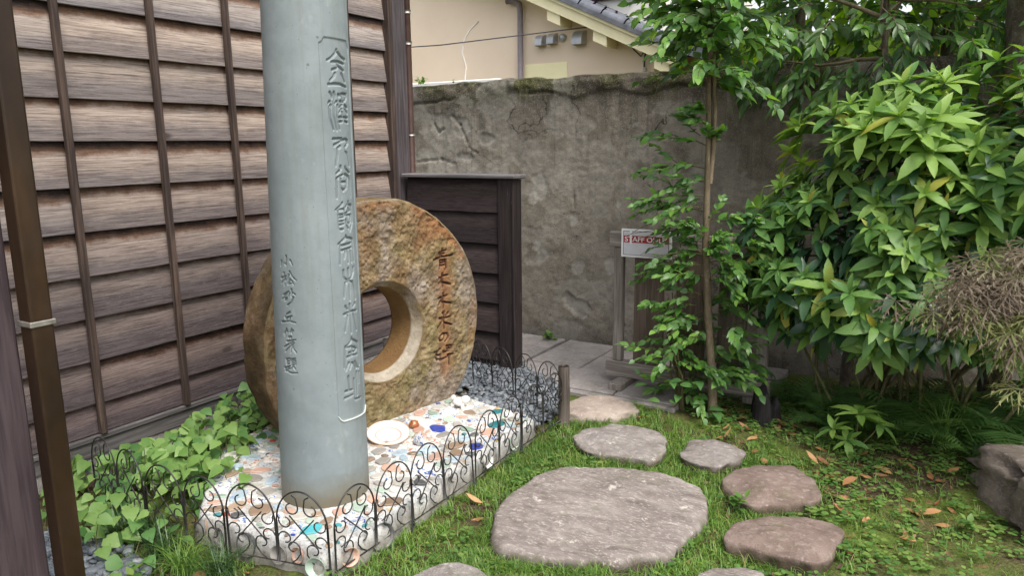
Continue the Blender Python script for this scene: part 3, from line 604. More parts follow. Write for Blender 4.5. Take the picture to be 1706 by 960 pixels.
def addseg(r0, d0, r1, d1, n, zone):
    for t in np.linspace(0, 1, n, endpoint=False): prof.append((r0+(r1-r0)*t, d0+(d1-d0)*t, zone))
addseg(.225, TW, .232, .055, 14, 3); addseg(.232, .055, .268, .0, 9, 2); addseg(.268, .0, .684, .0, 112, 0)
for t in np.linspace(0, math.pi/2, 6): prof.append((.684+.013*math.sin(t), .013*(1-math.cos(t)), 1))
addseg(.6975, .02, .690, TW-.02, 30, 4)
for t in np.linspace(0, math.pi/2, 5): prof.append((.668+.022*math.cos(t), TW-.02+.02*math.sin(t), 4))
addseg(.66, TW, .24, TW, 16, 5)
prof = np.array(prof); npf = len(prof)
aa = np.linspace(0, 2*np.pi, na, endpoint=False); A_, K_ = np.meshgrid(aa, np.arange(npf), indexing='ij'); A_ = A_.ravel(); K_ = K_.ravel()
rad, dpt, zone = prof[K_, 0].copy(), prof[K_, 1].copy(), prof[K_, 2]
uu, vv = rad*np.cos(A_), rad*np.sin(A_); P3 = np.stack([uu, vv, dpt], 1)
face = (zone == 0)
rough = .0060*vnoise(P3, 30, 51)+.0070*vnoise(P3, 58, 52)+.0030*vnoise(P3, 110, 53)+.004*vnoise(P3, 9, 54)
rough = np.sign(rough)*np.abs(rough)**1.05
edgef = np.minimum(sstep(.268, .285, rad), 1-sstep(.672, .684, rad))
cutr = seg_dist(np.stack([uu, vv], 1), strokes(RING), .0098, .25)*face
near_txt = np.exp(-((uu-.43)/.045)**2)*sstep(-.42, -.28, vv)*(1-sstep(.36, .44, vv))*face
dpt = dpt-np.where(face, rough*edgef*(1-.85*near_txt), 0)+.016*sstep(0, .7, cutr)
rad = rad+np.where((zone == 4) | (zone == 1), .006*fbm(P3, 7, 3, 57)+.002*vnoise(P3, 40, 58), 0)+np.where(zone == 2, .004*fbm(P3, 12, 2, 59), 0)
big = 1+.008*np.sin(2*A_+.7)+.006*np.sin(3*A_+1.9); rad = np.where(rad > .3, rad*big, rad)
V = RING_C+np.outer(rad*np.cos(A_), RT)+np.outer(rad*np.sin(A_), [0, 0, 1])-np.outer(dpt, RN)
nzr = fbm(P3, 6, 3, 61)
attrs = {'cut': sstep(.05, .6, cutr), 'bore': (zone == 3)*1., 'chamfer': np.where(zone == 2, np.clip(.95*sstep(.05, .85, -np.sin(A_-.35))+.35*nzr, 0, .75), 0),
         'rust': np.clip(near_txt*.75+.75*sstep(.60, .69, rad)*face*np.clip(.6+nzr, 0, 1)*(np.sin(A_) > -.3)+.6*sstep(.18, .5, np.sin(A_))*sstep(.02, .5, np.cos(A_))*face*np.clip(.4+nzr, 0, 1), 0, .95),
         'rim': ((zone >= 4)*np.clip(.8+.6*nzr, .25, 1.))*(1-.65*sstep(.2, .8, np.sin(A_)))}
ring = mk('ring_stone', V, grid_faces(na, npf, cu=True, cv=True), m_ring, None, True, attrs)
tag(ring, 'large upright ochre stone ring with carved characters on its rough face', 'monument')

# ------------------------------------------------------------------ mosaic plinth of mortar and broken pottery
def mortar():
    M = Mat('white_mortar', .9, .15); n = M.noise(30, 6, None, .7); n1 = M.noise(4, 5)
    c = M.ramp(n, [(.3, (.36, .355, .345)), (.55, (.55, .55, .54)), (.75, (.66, .66, .65))])
    z = M.sep(M.geo.outputs['Position'])[2]
    c = M.mix(M.ramp(M.math('ADD', z, M.math('MULTIPLY', n1, .05)), [(.055, .75), (.115, 0.)]), c, (.17, .15, .115))
    c = M.mix(M.ramp(n1, [(.48, 0.), (.7, .7)]), c, (.30, .275, .24)); gr = M.noise(95, 4, None, .7); c = M.mix(M.ramp(gr, [(.34, .75), (.48, 0.)]), c, (.16, .145, .12)); M.col(c); M.bump(n, .7, .008); return M.m
m_mortar = mortar()
plinth = thing('mosaic_plinth', 'low white mortar plinth set with broken pottery pieces', 'plinth', (-2.4, 2.6, 0))
pc = np.array([-2.44, 2.6])
def dense_poly(poly, step):
    P = np.array(poly); out = []
    for i in range(len(P)):
        a, b = P[i], P[(i+1) % len(P)]; n = max(2, int(np.linalg.norm(b-a)/step))
        out += [a+(b-a)*t for t in np.linspace(0, 1, n, endpoint=False)]
    return np.array(out)
def smooth_loop(P, it):
    for _ in range(it): P = (np.roll(P, 1, 0)+2*P+np.roll(P, -1, 0))/4
    return P
loop = smooth_loop(dense_poly(PLAT, .02), 6); nl = len(loop)
loop += np.stack([fbm(np.c_[loop*1., np.zeros(nl)], 9, 3, 71), fbm(np.c_[loop, np.zeros(nl)+5], 9, 3, 72)], 1)*.010
rows = []
for t, z in ((1.03, -.03), (1.03, .0), (1.022, .045), (1.01, .075), (1., .092), (.985, .0985)): rows.append(np.c_[pc+(loop-pc)*t, np.full(nl, z)])
for t in np.linspace(.96, .02, 40): rows.append(np.c_[pc+(loop-pc)*t, np.full(nl, PZ)])
V = np.concatenate(rows); nr = len(rows)
V[:, 2] += np.where(V[:, 2] > .06, .0035*fbm(V, 10, 3, 73), 0)
V[:, :2] += np.where((V[:, 2] < .08)[:, None], .012*np.stack([fbm(V, 14, 2, 75), fbm(V, 14, 2, 76)], 1), 0)
mk('mortar_bed', V, [grid_faces(nr, nl, cv=True)[:, ::-1], (np.arange(nl)+(nr-1)*nl)[None]], m_mortar, plinth)
def glaze(name, c, pat=None, thr=.56, scale=30, rough=.28, c2=None):
    M = Mat(name, rough, .5); r = M.rand(); n = M.noise(scale, 3, M.mapv(M.geo.outputs['Position'], (1, 1, 1)), .6, 1.5)
    base = M.ramp(r, [(0., tuple(x*.78 for x in c)), (1., tuple(min(1, x*1.12) for x in (c2 or c)))])
    if pat: base = M.mix(M.ramp(n, [(thr, 0.), (thr+.03, 1.)]), base, pat)
    d = M.noise(50, 4); base = M.mix(M.ramp(d, [(.30, .5), (.45, 0.)]), base, (.22, .19, .15))
    M.col(base); return M.m
G = [glaze('white_blue_glaze', (.66, .66, .64), (.06, .12, .36), .55, 34), glaze('white_red_glaze', (.66, .62, .57), (.45, .14, .08), .57, 36), glaze('plain_white_glaze', (.68, .66, .62)),
     glaze('brown_glaze', (.22, .15, .10), None, rough=.4, c2=(.34, .25, .18)), glaze('teal_glaze', (.03, .20, .22), None, c2=(.06, .32, .36)), glaze('cobalt_glaze', (.025, .05, .30), None),
     glaze('ochre_glaze', (.46, .29, .10), None, c2=(.58, .44, .18)), glaze('pink_clay', (.48, .30, .23), None, rough=.6), glaze('grey_clay', (.27, .25, .23), None, rough=.6, c2=(.40, .38, .34)),
     glaze('celadon_glaze', (.26, .36, .29), None, c2=(.40, .48, .40)), glaze('red_glaze', (.42, .06, .03), None), glaze('dark_grey_glaze', (.09, .095, .10), None), glaze('pale_blue_glaze', (.40, .50, .56), (.12, .22, .45), .6, 45)]
gw = np.array([.15, .08, .08, .15, .025, .008, .025, .11, .18, .12, .008, .05, .12]); gw /= gw.sum()
def shard_tpl(seed):
    r = np.random.default_rng(seed); n = r.integers(5, 9); a = np.sort(r.uniform(0, 2*np.pi, n)+np.arange(n)*.0)
    a = (np.arange(n)+r.uniform(-.28, .28, n))*2*np.pi/n
    ex = r.uniform(.42, .85); P = np.stack([np.cos(a), ex*np.sin(a)], 1)*r.uniform(.82, 1., n)[:, None]
    P = np.array([p for i in range(n) for p in (P[i]*.86+P[i-1]*.14, P[i]*.86+P[(i+1) % n]*.14)]); n = len(P)
    V = np.concatenate([np.c_[P, np.full(n, -.25)], np.c_[P, np.full(n, .17)], np.c_[P*.86, np.full(n, .27)]])
    return V, [grid_faces(3, n, cv=True)[:, ::-1], (np.arange(n)+2*n)[None]]
def sh_mesh(i, g):
    V, F = shard_tpl(i); me = np_mesh('shard', V, F, False); me.materials.append(G[g]); return me
TPL = {}
placed = []
bx0, by0 = -3.0, 1.76
for rr, cnt in ((.062, 26), (.050, 70), (.039, 140), (.029, 280), (.020, 480), (.0135, 800)):
    tries = 0; k = 0
    while k < cnt and tries < cnt*25:
        tries += 1; p = np.array([rng.uniform(-3.05, -1.86), rng.uniform(1.74, 3.46)])
        q = pc+(p-pc)*(1+rr/.55)
        if not inpoly(q[:1], q[1:], PLAT)[0]: continue
        if np.hypot(p[0]+2.24, p[1]-2.166) < .185+rr: continue
        l = p-RING_C[:2]; un, ut = l@RN[:2], l@RT[:2]
        if -TW-rr < un < rr and abs(ut) < .56: continue
        if any((p[0]-o[0])**2+(p[1]-o[1])**2 < (rr*.78+o[2]*.80)**2 for o in placed): continue
        placed.append((p[0], p[1], rr)); k += 1
placed.sort(key=lambda o: -o[2]/math.dist((o[0], o[1], .1), (0, 0, 1.55))+ (1 if o[0] < -2.65 and o[1] > 2.9 else 0))
JS = {}
for i, (x, y, rr) in enumerate(placed):
    g = int(rng.choice(len(G), p=gw)); t = int(rng.integers(0, 14))
    M4 = Matrix.Translation((x, y, PZ+.0005)) @ Matrix.Rotation(rng.uniform(0, 6.28), 4, 'Z') @ Matrix.Rotation(rng.normal(0, .06), 4, 'X') @ Matrix.Diagonal((rr, rr, min(rr, .026), 1))
    if i < 300:
        if (t, g) not in TPL: TPL[t, g] = sh_mesh(t, g)
        inst('shard', TPL[t, g], M4, plinth)
    else:
        V, F = shard_tpl(t); J = JS.setdefault(g, Join()); J.add((np.c_[V, np.ones(len(V))]@np.array(M4).T)[:, :3], F, rng.random())
me_parts = []
for g, J in JS.items():
    o = J.build('shard_bits', G[g], plinth, False); tag(o, kind='stuff')
def lathe(prof, n=36):
    prof = np.array(prof); a = np.arange(n)*2*np.pi/n
    V = np.concatenate([np.stack([r*np.cos(a), r*np.sin(a), np.full(n, z)], 1) for r, z in prof]); return V, [grid_faces(len(prof), n, cv=True)]
bowl_p = [(.0, .0), (.35, .0), (.38, .06), (.62, .22), (.86, .50), (1., .86), (1.01, .90), (.97, .90), (.82, .54), (.58, .28), (.30, .12), (.0, .10)]
bowl_V, bowl_F = lathe(bowl_p, 28)
for (x, y, z, r_, dx, dy, g) in ((-1.85, 2.06, .04, .055, 1, -.25, 11), (-1.852, 2.33, .05, .035, 1, .1, 9), (-1.86, 2.52, .05, .045, 1, .3, 8), (-1.86, 2.85, .05, .04, 1, .1, 2), (-1.865, 3.1, .05, .04, 1, 0, 9),
        (-1.90, 1.765, .045, .040, .3, -1, 9), (-2.08, 1.755, .05, .036, .2, -1, 8), (-2.24, 1.745, .05, .050, 0, -1, 11), (-2.38, 1.735, .045, .040, -.2, -1, 8), (-1.845, 1.88, .045, .036, 1, -.4, 7), (-2.50, 1.76, .05, .04, -.6, -1, 3), (-2.0, 1.775, .06, .03, 0, -1, 7)):
    d = Vector((dx, dy, .12)).normalized(); M4 = Matrix.Translation((x, y, z)) @ d.to_track_quat('Z', 'Y').to_matrix().to_4x4() @ Matrix.Diagonal((r_, r_, r_*.9, 1)) @ Matrix.Translation((0, 0, -.62))
    me = np_mesh('bowl', bowl_V, bowl_F); me.materials.append(G[g]); inst('bowl', me, M4, plinth)
# loose-looking pieces standing proud on the plinth
plate_p = [(.0, .0), (.55, .0), (.60, .03), (.66, .06), (1., .17), (1.01, .19), (.97, .195), (.64, .10), (.58, .055), (.0, .05)]
V, F = lathe(plate_p, 44)
def plate_mat():
    M = Mat('plate_glaze', .25, .5); o = M.tc.outputs['Object']; s = M.sep(o)
    r = M.math('SQRT', M.math('ADD', M.math('MULTIPLY', s[0], s[0]), M.math('MULTIPLY', s[1], s[1])))
    c = M.ramp(r, [(0., (.62, .61, .60)), (.50, (.62, .60, .58)), (.60, (.45, .30, .22)), (.63, (.66, .65, .64)), (.93, (.66, .65, .63)), (.96, (.50, .36, .27))])
    sk = M.noise(3.0, 4, o, .6, 1.); c = M.mix(M.math('MULTIPLY', M.ramp(sk, [(.58, 0.), (.63, .8)]), M.ramp(r, [(.42, 1.), (.5, 0.)])), c, (.40, .30, .24)); M.col(c); return M.m
me = np_mesh('plate', V, F); me.materials.append(plate_mat())
o = inst('pottery_plate', me, Matrix.Translation((-2.375, 2.735, .112)) @ Matrix.Rotation(.3, 4, 'Z') @ Matrix.Rotation(.20, 4, 'X') @ Matrix.Rotation(.12, 4, 'Y') @ Matrix.Diagonal((.108, .108, .13, 1)))
tag(o, 'round white plate with brown ring lying on the mosaic beside the column', 'plate')
def lump(name, c, s, mat, label, cat, amp=.2, seed=1, f=1.6):
    V = IV3*(1+amp*fbm(IV3+seed*7.3, f, 3, seed))[:, None]*np.array(s)
    o = mk(name, V, IF3, mat); o.matrix_basis = Matrix.Translation(c); return tag(o, label, cat)
pot_p = [(.0, 0), (.5, 0), (.85, .3), (1., .75), (.9, 1.2), (.55, 1.5), (.25, 1.58), (.22, 1.8), (.12, 1.85), (0, 1.86)]
V, F = lathe(pot_p, 30); V = V*.027; o = mk('pottery_jar', V, F, glaze('russet_glaze', (.30, .085, .03), (.42, .24, .06), .6, 40)); o.matrix_basis = Matrix.Translation((-2.355, 2.925, .097)) @ Matrix.Rotation(.4, 4, 'X')
tag(o, 'small russet brown glazed jar in front of the stone ring', 'jar')
cup_p = [(.0, 0), (.5, 0), (.55, .12), (.9, .45), (1., 1.1), (1.02, 1.15), (.95, 1.14), (.85, .5), (.45, .25), (0, .2)]
V, F = lathe(cup_p, 30); V = V*.036; o = mk('pottery_cup', V, F, G[0]); o.matrix_basis = Matrix.Translation((-2.215, 2.74, .118)) @ Matrix.Rotation(2.2, 4, 'Z') @ Matrix.Rotation(1.35, 4, 'X')
tag(o, 'white cup with blue brushwork tipped over on the mosaic', 'cup')
fig = thing('pottery_figurine', 'white glazed animal figurine at the far end of the mosaic', 'figurine', (-2.33, 3.29, PZ))
J = Join()                                                       # a small crouching lion-like beast
for (x, y, z, sx, sy, sz, sd) in ((0, 0, .030, .045, .032, .028, 1), (.040, .004, .047, .026, .026, .024, 2), (-.045, .01, .038, .016, .016, .022, 3), (.035, -.018, .012, .012, .011, .014, 4), (.035, .022, .012, .012, .011, .014, 5), (-.028, -.022, .012, .014, .012, .014, 6), (-.028, .024, .012, .014, .012, .014, 7)):
    J.add(IV*(1+.18*fbm(IV+sd*3, 2., 2, sd))[:, None]*np.array([sx, sy, sz])+np.array([-2.33+x, 3.29+y, PZ+z]), IF, .3)
J.build('body', G[2], fig)

# ------------------------------------------------------------------ wire edging panels
m_wire = plain('black_coated_wire', (.020, .018, .017), .42, .5, 80, 0, .5)
def arc(cx, cz, r0, r1, a0, a1, n=16):
    a = np.radians(np.linspace(a0, a1, n)); r = np.linspace(r0, r1, n); return [(cx+rr*math.cos(t), 0, cz+rr*math.sin(t)) for rr, t in zip(r, a)]
HW = .105
def mir(p): return [(-x, y, z) for x, y, z in p]
s_top = [(.034, 0, .322), (.018, 0, .312)]+arc(.040, .272, .029, .016, 165, 440, 18)
s_up = [(HW-.004, 0, .232)]+arc(.070, .213, .027, .017, 20, -265, 18)
s_low = [(HW-.002, 0, .150)]+arc(.073, .147, .028, .017, 10, 275, 18)
s_bot = [(.058, 0, .046), (.032, 0, .066), (.014, 0, .092)]+arc(.042, .112, .028, .015, 190, -95, 18)
bar = [(-.052, 0, .238), (.058, 0, .118)]
leaf_arch = [(-HW, 0, .046), (-HW, 0, .13), (-HW, 0, .20)]+[(HW*math.cos(t), 0, .205+.135*math.sin(t)) for t in np.linspace(math.pi*.97, math.pi*.03, 22)]+[(HW, 0, .20), (HW, 0, .13), (HW, 0, .046)]
def wire_me(name, pts, r=.0027, ns=6):
    V, F = tube(pts, r, ns); me = np_mesh(name, V, F); me.materials.append(m_wire); return me
ME_ARCH = wire_me('arch', leaf_arch, .0034); ME_RAIL = wire_me('rail', [(-.218, 0, .046), (0, 0, .046), (.218, 0, .046)], .0028)
ME_POST = wire_me('post', [(0, 0, -.06), (0, 0, .10), (0, 0, .215)], .0042); ME_SCR = [wire_me('scroll', p) for s in (s_top, s_up, s_low, s_bot) for p in (s, mir(s))]
ME_BAR = [wire_me('cross_bar', bar), wire_me('cross_bar', mir(bar))]
def fence_panel(a, b, label, tilt=0., grp='wire edging round the mosaic plinth'):
    a = Vector((*a, 0)); b = Vector((*b, 0)); c = (a+b)/2; d = (b-a); L = d.length
    t = bpy.data.objects.new('wire_fence_panel', None); t.empty_display_size = .1; COL.objects.link(t); tag(t, label, 'fence', grp)
    t.location = c+Vector((0, 0, gheight([c.x], [c.y])[0])); t.rotation_euler = (tilt, random.uniform(-.02, .02), math.atan2(d.y, d.x)); t.scale = (L/.436, 1, 1)
    def ch(me, M4):
        o = bpy.data.objects.new(me.name.split('.')[0], me); COL.objects.link(o); o.parent = t; o.matrix_basis = M4
    for s in (-1, 1):
        off = Matrix.Translation((s*.109, 0, 0)); ch(ME_ARCH, off)
        for me in ME_SCR: ch(me, Matrix.Translation((s*.109, random.uniform(-.002, .002), 0)))
        ch(ME_BAR[0], Matrix.Translation((s*.109, .003, 0))); ch(ME_BAR[1], Matrix.Translation((s*.109, -.003, 0)))
        ch(ME_POST, Matrix.Translation((s*.213, 0, 0)))
    ch(ME_RAIL, Matrix())
XR = -1.842
P0 = (XR, 1.80)
for a, b, lab in ((P0, (XR+.005, 2.245), 'black scrolled wire panel at the front right corner beside the lawn'),
        ((XR+.005, 2.25), (XR+.01, 2.695), 'black scrolled wire panel, second from the corner along the lawn'),
        ((XR+.01, 2.70), (XR+.005, 3.135), 'black scrolled wire panel, third from the corner along the lawn'),
        ((XR+.005, 3.14), (XR+.02, 3.57), 'black scrolled wire panel on the lawn side ending at the wooden stake'),
        ((-1.85, 3.60), (-2.25, 3.765), 'black scrolled wire panel running back from the wooden stake over the pebbles'),
        ((-2.254, 3.767), (-2.66, 3.925), 'black scrolled wire panel over the pebbles beside the dark screen post'),
        ((-1.850, 1.792), (-2.285, 1.695), 'black scrolled wire panel right below the stone column'),
        ((-2.29, 1.693), (-2.725, 1.655), 'black scrolled wire panel left of the column, over the grass tufts'),
        ((-2.73, 1.655), (-3.165, 1.70), 'black scrolled wire panel among green leaves nearest the timber wall')):
    fence_panel(a, b, lab, random.uniform(-.05, .05))
# stakes
def stake(x, y, r, h, label, mat):
    V, F = tube([(x, y, -.05), (x+.003, y, h*.5), (x, y+.004, h-.006), (x, y+.004, h)], [r, r*.97, r*.95, r*.82], 14)
    V = V+.004*np.stack([fbm(V, 18, 2, 5), fbm(V, 18, 2, 6), 0*V[:, 0]], 1); o = mk('wooden_stake', V, F, mat, None, True); tag(o, label, 'stake')
stake(-1.825, 3.585, .034, .335, 'thick weathered wooden stake at the far corner of the wire fence', wood_post('weathered_stake', (.07, .056, .045), (.115, .095, .078), (.03, .024, .02)))
stake(-3.10, 3.60, .032, .33, 'pale cut stake seen through the hole of the stone ring', m_grey)
# ================================================================== stepping stones
m_st_grey = stone_material('purple_grey_schist', (.145, .12, .108), (.235, .20, .182), (.335, .295, .268), (.55, .50, .45), (1.2, 3.0, 1), .3, True)
m_st_pale = stone_material('pale_grey_stone', (.17, .148, .14), (.25, .222, .208), (.325, .295, .275), (.45, .42, .39), (1.4, 1.4, 1), .35, True)
m_st_brown = stone_material('brown_stone', (.11, .078, .066), (.185, .135, .115), (.26, .20, .175), (.33, .27, .24), (1, 1, 1), .4, True)
def flat_stone(key, h, mat, label, seed, dome=.012, relief=.008, sink=0.):
    poly = STONES[key]
    if key == 'large': poly = [(x+(.03 if y < 2.35 else 0), y+.05*max(0, 2.75-y)/.6) for x, y in poly]
    lp = smooth_loop(dense_poly(poly, .012), 4); n = len(lp); c = lp.mean(0)
    lp = lp+np.stack([fbm(np.c_[lp, np.zeros(n)], 8, 3, seed), fbm(np.c_[lp, np.zeros(n)+3], 8, 3, seed+1)], 1)*.008
    rows = []
    for t, z in ((1.02, -.05), (1.03, h*.2), (1.028, h*.45), (1.020, h*.72), (1.008, h*.90), (.992, h*.97), (.97, h*.995)): rows.append(np.c_[c+(lp-c)*t, np.full(n, z)])
    for t in np.linspace(.93, .02, 34): rows.append(np.c_[c+(lp-c)*t, np.full(n, h+dome*(1-t*t))])
    V = np.concatenate(rows); nr = len(rows); st = V*np.array([1., 2.2, 1.])
    w = sstep(.3*h, h, V[:, 2])
    V[:, 2] += w*(relief*fbm(st, 4.5, 3, seed+3)+relief*.35*fbm(st, 26, 2, seed+4)); V[:, :2] += (1-w)[:, None]*.016*np.stack([fbm(V, 10, 3, seed+5), fbm(V, 10, 3, seed+6)], 1)
    V[:, 2] -= sink
    o = mk('stepping_stone', V, [grid_faces(nr, n, cv=True)[:, ::-1], (np.arange(n)+(nr-1)*n)[None]], mat); return tag(o, label, 'stone', 'stepping stones in the lawn')
flat_stone('large', .047, m_st_grey, 'very large flat purple grey stepping stone in the middle of the lawn', 100, .015, .010)
flat_stone('far', .036, m_st_pale, 'pale grey oval stepping stone behind the largest stone', 110)
flat_stone('small', .034, m_st_pale, 'small pale grey stepping stone, angular, right of the pale oval one', 120)
flat_stone('edge', .034, stone_material('pinkish_stone', (.24, .19, .16), (.32, .26, .22), (.38, .32, .27), (.46, .40, .35)), 'pinkish flat stepping stone at the paving edge beside the stake', 130)
flat_stone('brown', .042, m_st_brown, 'brown domed stepping stone above the oval brown one', 140, .02)
flat_stone('oval', .042, m_st_brown, 'reddish brown oval stepping stone low on the right of the path', 150, .018)
flat_stone('near_grey', .04, m_st_pale, 'grey stepping stone cut off by the bottom edge, near the fence corner', 160)
flat_stone('near_right', .04, m_st_grey, 'grey stepping stone cut off by the bottom edge, below the oval brown stone', 170)

# ================================================================== garden boulder on the right
IV5, IF5 = ico(5)
def boulder():
    V = IV5.copy(); s = np.sign(V)*np.abs(V)**.72
    r = 1+.26*fbm(V, 1.1, 3, 201)+.07*fbm(V, 4, 3, 202)
    ridg = 1-np.abs(vnoise(V*np.array([1, 1, 1.9])+V[:, [2]]*np.array([.8, 0, 0]), 2.1, 203)); r -= .17*sstep(.84, 1., ridg); rd2 = 1-np.abs(vnoise(V*np.array([.6, .6, 1.6])+9, 3.6, 206)); r -= .06*sstep(.88, 1., rd2)
    V = s*r[:, None]*np.array([.46, .56, .27]); V += V*(.05*fbm(V, 16, 3, 204))[:, None]
    V[:, 2] = np.where(V[:, 2] > .17, .17+(V[:, 2]-.17)*.35, V[:, 2])
    Rz = np.array(Matrix.Rotation(.35, 3, 'Z') @ Matrix.Rotation(-.16, 3, 'X')); V = V@Rz.T
    return V
m_rock = stone_material('dark_mossy_rock', (.125, .10, .085), (.215, .175, .15), (.31, .262, .222), (.38, .34, .30), (1, 1, 2.2), .65)
o = mk('garden_boulder', boulder(), IF5, m_rock); o.matrix_basis = Matrix.Translation((.70, 3.83, .04)); tag(o, 'large dark creviced garden boulder at the right edge', 'boulder')
# charred stump
J = Join(); n = 22; a = np.arange(n)*2*np.pi/n
rows = []
for z, r_ in ((-.03, .082), (.03, .078), (.07, .074), (.115, .071), (.128, .066)):
    rr = r_*.92*(1+.34*vnoise(np.stack([np.cos(a)*2, np.sin(a)*2, a*0+z*4], 1), 1.2, 210)+.10*np.sin(a*7+z*9)); rows.append(np.stack([rr*np.cos(a), rr*np.sin(a), z+.055*vnoise(np.stack([np.cos(a)*2.4, np.sin(a)*2.4, a*0], 1), 1.3, 212)*(z > .06)], 1))
rows.append(np.stack([.045*np.cos(a), .045*np.sin(a), np.full(n, .085)+.012*np.sin(a*3)], 1)); rows.append(np.stack([.002*np.cos(a), .002*np.sin(a), np.full(n, .07)], 1))
o = mk('tree_stump', np.concatenate(rows), grid_faces(len(rows), n, cv=True)[:, ::-1], wood_post('charred_wood', (.014, .012, .012), (.030, .027, .026), (.006, .005, .005), 2, .8)); o.matrix_basis = Matrix.Translation((-.862, 4.17, .0)) @ Matrix.Diagonal((1.1, 1.1, 1.15, 1))
tag(o, 'small blackened tree stump beside the slim tree', 'stump')

# ================================================================== grey timber barrier with the sign
gate = thing('timber_barrier', 'weathered grey timber barrier standing on the paving before the wall', 'barrier', (-1.4, 4.36, 0))
GY = 4.34
box('top_rail', -1.892, -.885, GY-.004, GY+.058, .905, 1.0, m_greyh, gate, .005)
box('bottom_rail', -1.905, -.885, GY-.008, GY+.062, .068, .168, m_greyh, gate, .005)
box('post', -1.862, -1.800, GY+.004, GY+.05, .170, .903, m_grey, gate, .004)
box('post', -.965, -.900, GY+.004, GY+.05, .170, .903, m_grey, gate, .004)
for xa, xb in ((-1.725, -1.535), (-1.455, -1.275), (-1.195, -1.03)): box('board', xa, xb, GY+.012, GY+.04, .170, .903, wood_post('brown_grey_board', (.115, .085, .065), (.17, .135, .11), (.06, .045, .035)), gate, .003)
box('lower_brace', -1.80, -.965, GY+.03, GY+.05, .235, .265, m_greyh, gate, .003)
for xa in (-1.815, -1.03):
    ya = GY-.16 if xa < -1.5 else GY+.0
    fb = box('foot_block', xa, xa+.085, ya, GY+.16, .022, .0665, m_grey, gate, .004)
    box('end_grain', xa+.004, xa+.081, ya-.0015, ya, .026, .063, m_endgrain, fb, 0)
sign = thing('staff_sign', 'white framed sign with red band tied to the timber barrier', 'sign', (-1.63, GY-.02, .86))
m_white = plain('white_plastic', (.72, .72, .74), .4, .05); m_panel = plain('pale_sign_face', (.55, .55, .60), .4, .05)
m_red = plain('dull_red_print', (.30, .030, .035), .5, .1); m_ink = plain('dark_print', (.05, .05, .055), .5, .1)
sx0, sx1, sz0, sz1 = -1.800, -1.478, .852, 1.026; sy = GY-.03
box('backing', sx0, sx1, sy, sy+.014, sz0, sz1, m_white, sign, .002)
box('face', sx0+.016, sx1-.016, sy-.0015, sy+.004, sz0+.016, sz1-.014, m_panel, sign, 0)
for a in ((sx0+.0145, sx0+.0175, sz0+.014, sz1-.012), (sx1-.0175, sx1-.0145, sz0+.014, sz1-.012), (sx0+.018, sx1-.018, sz0+.014, sz0+.0165), (sx0+.018, sx1-.018, sz1-.0145, sz1-.012)):
    box('border_line', a[0], a[1], sy-.0022, sy+.003, a[2], a[3], m_ink, sign, 0)
box('red_band', sx0+.0185, sx1-.0185, sy-.0028, sy+.003, .943, .986, m_red, sign, 0)
def letters(txt, size, x, y, z, mat, parent, width=None):
    cu_ = bpy.data.curves.new('letters', 'FONT'); cu_.body = txt; cu_.size = size; cu_.extrude = .0004; cu_.align_x = 'LEFT'; cu_.offset = .0006
    to = bpy.data.objects.new('tmp', cu_); COL.objects.link(to); bpy.context.view_layer.update()
    me = bpy.data.meshes.new_from_object(to.evaluated_get(bpy.context.evaluated_depsgraph_get())); bpy.data.objects.remove(to)
    xs_ = [v.co.x for v in me.vertices]; w = max(xs_)-min(xs_); s = (width/w) if width else 1
    me.materials.clear(); me.materials.append(mat)
    o = bpy.data.objects.new('lettering', me); link(o, parent)
    o.matrix_basis = Matrix.Translation((x, y, z)) @ Matrix.Rotation(R(90), 4, 'X') @ Matrix.Diagonal((s, 1, 1, 1)) @ Matrix.Translation((-min(xs_), 0, 0)); return o
letters('STAFF ONLY', .042, sx0+.026, sy-.0036, .9505, m_white, sign, .27)
m_tie = plain('white_tie', (.70, .70, .72), .5, .05)
for k, x in enumerate((-1.742, -1.533)):
    tie = box('tie', x, x+.013, sy-.006, sy-.0035, .935, 1.027, m_tie, sign, 0)
    box('tie_over', x, x+.013, sy-.006, GY+.06, 1.0275, 1.0295, m_tie, tie, 0)
    pts = [(x-.005, sy+.004, .853), (x-.004, sy-.004, .82), (x+.002, sy-.006, .79), (x-.004, sy-.008, .775), (x-.016, sy-.008, .768)] if k == 0 else [(x, sy+.004, .853), (x-.02, sy-.004, .842), (x-.05, sy-.006, .832), (x-.075, sy-.008, .828)]
    V, F = tube(pts, .0042, 6); mk('tie_end', V, F, m_tie, tie)

# ================================================================== neighbour's house beyond the wall
HYW = 8.6
def stucco():
    M = Mat('beige_stucco', .9, .15); P = M.geo.outputs['Position']; n = M.noise(.8, 5, P, .6); n2 = M.noise(60, 4, P)
    M.col(M.ramp(n, [(.3, (.70, .565, .44)), (.6, (.77, .63, .50)), (.8, (.80, .67, .54))])); M.bump(n2, .3, .004); return M.m
m_stucco = stucco(); m_cream = plain('cream_paint', (.80, .72, .48), .6, .06, 6); m_dpipe = plain('mauve_grey_pipe', (.20, .17, .185), .5, .1)
m_tile = plain('blue_grey_roof_tile', (.105, .11, .13), .55, .35, 9, .3); m_vent = plain('grey_vent_steel', (.42, .43, .45), .35, .1, 10, 0, .5, .4)
nh = thing('neighbour_house', 'beige stucco house with cream bargeboard and grey tiled roof beyond the wall', 'house', (-5.5, 9.5, 0))
def rz(x): return 3.265-.468*(x+4.7)          # underside of the roof at the gable
X1 = -3.22
prism = lambda P2, y0, y1: (np.array([(x, y0, z) for x, z in P2]+[(x, y1, z) for x, z in P2]), len(P2))
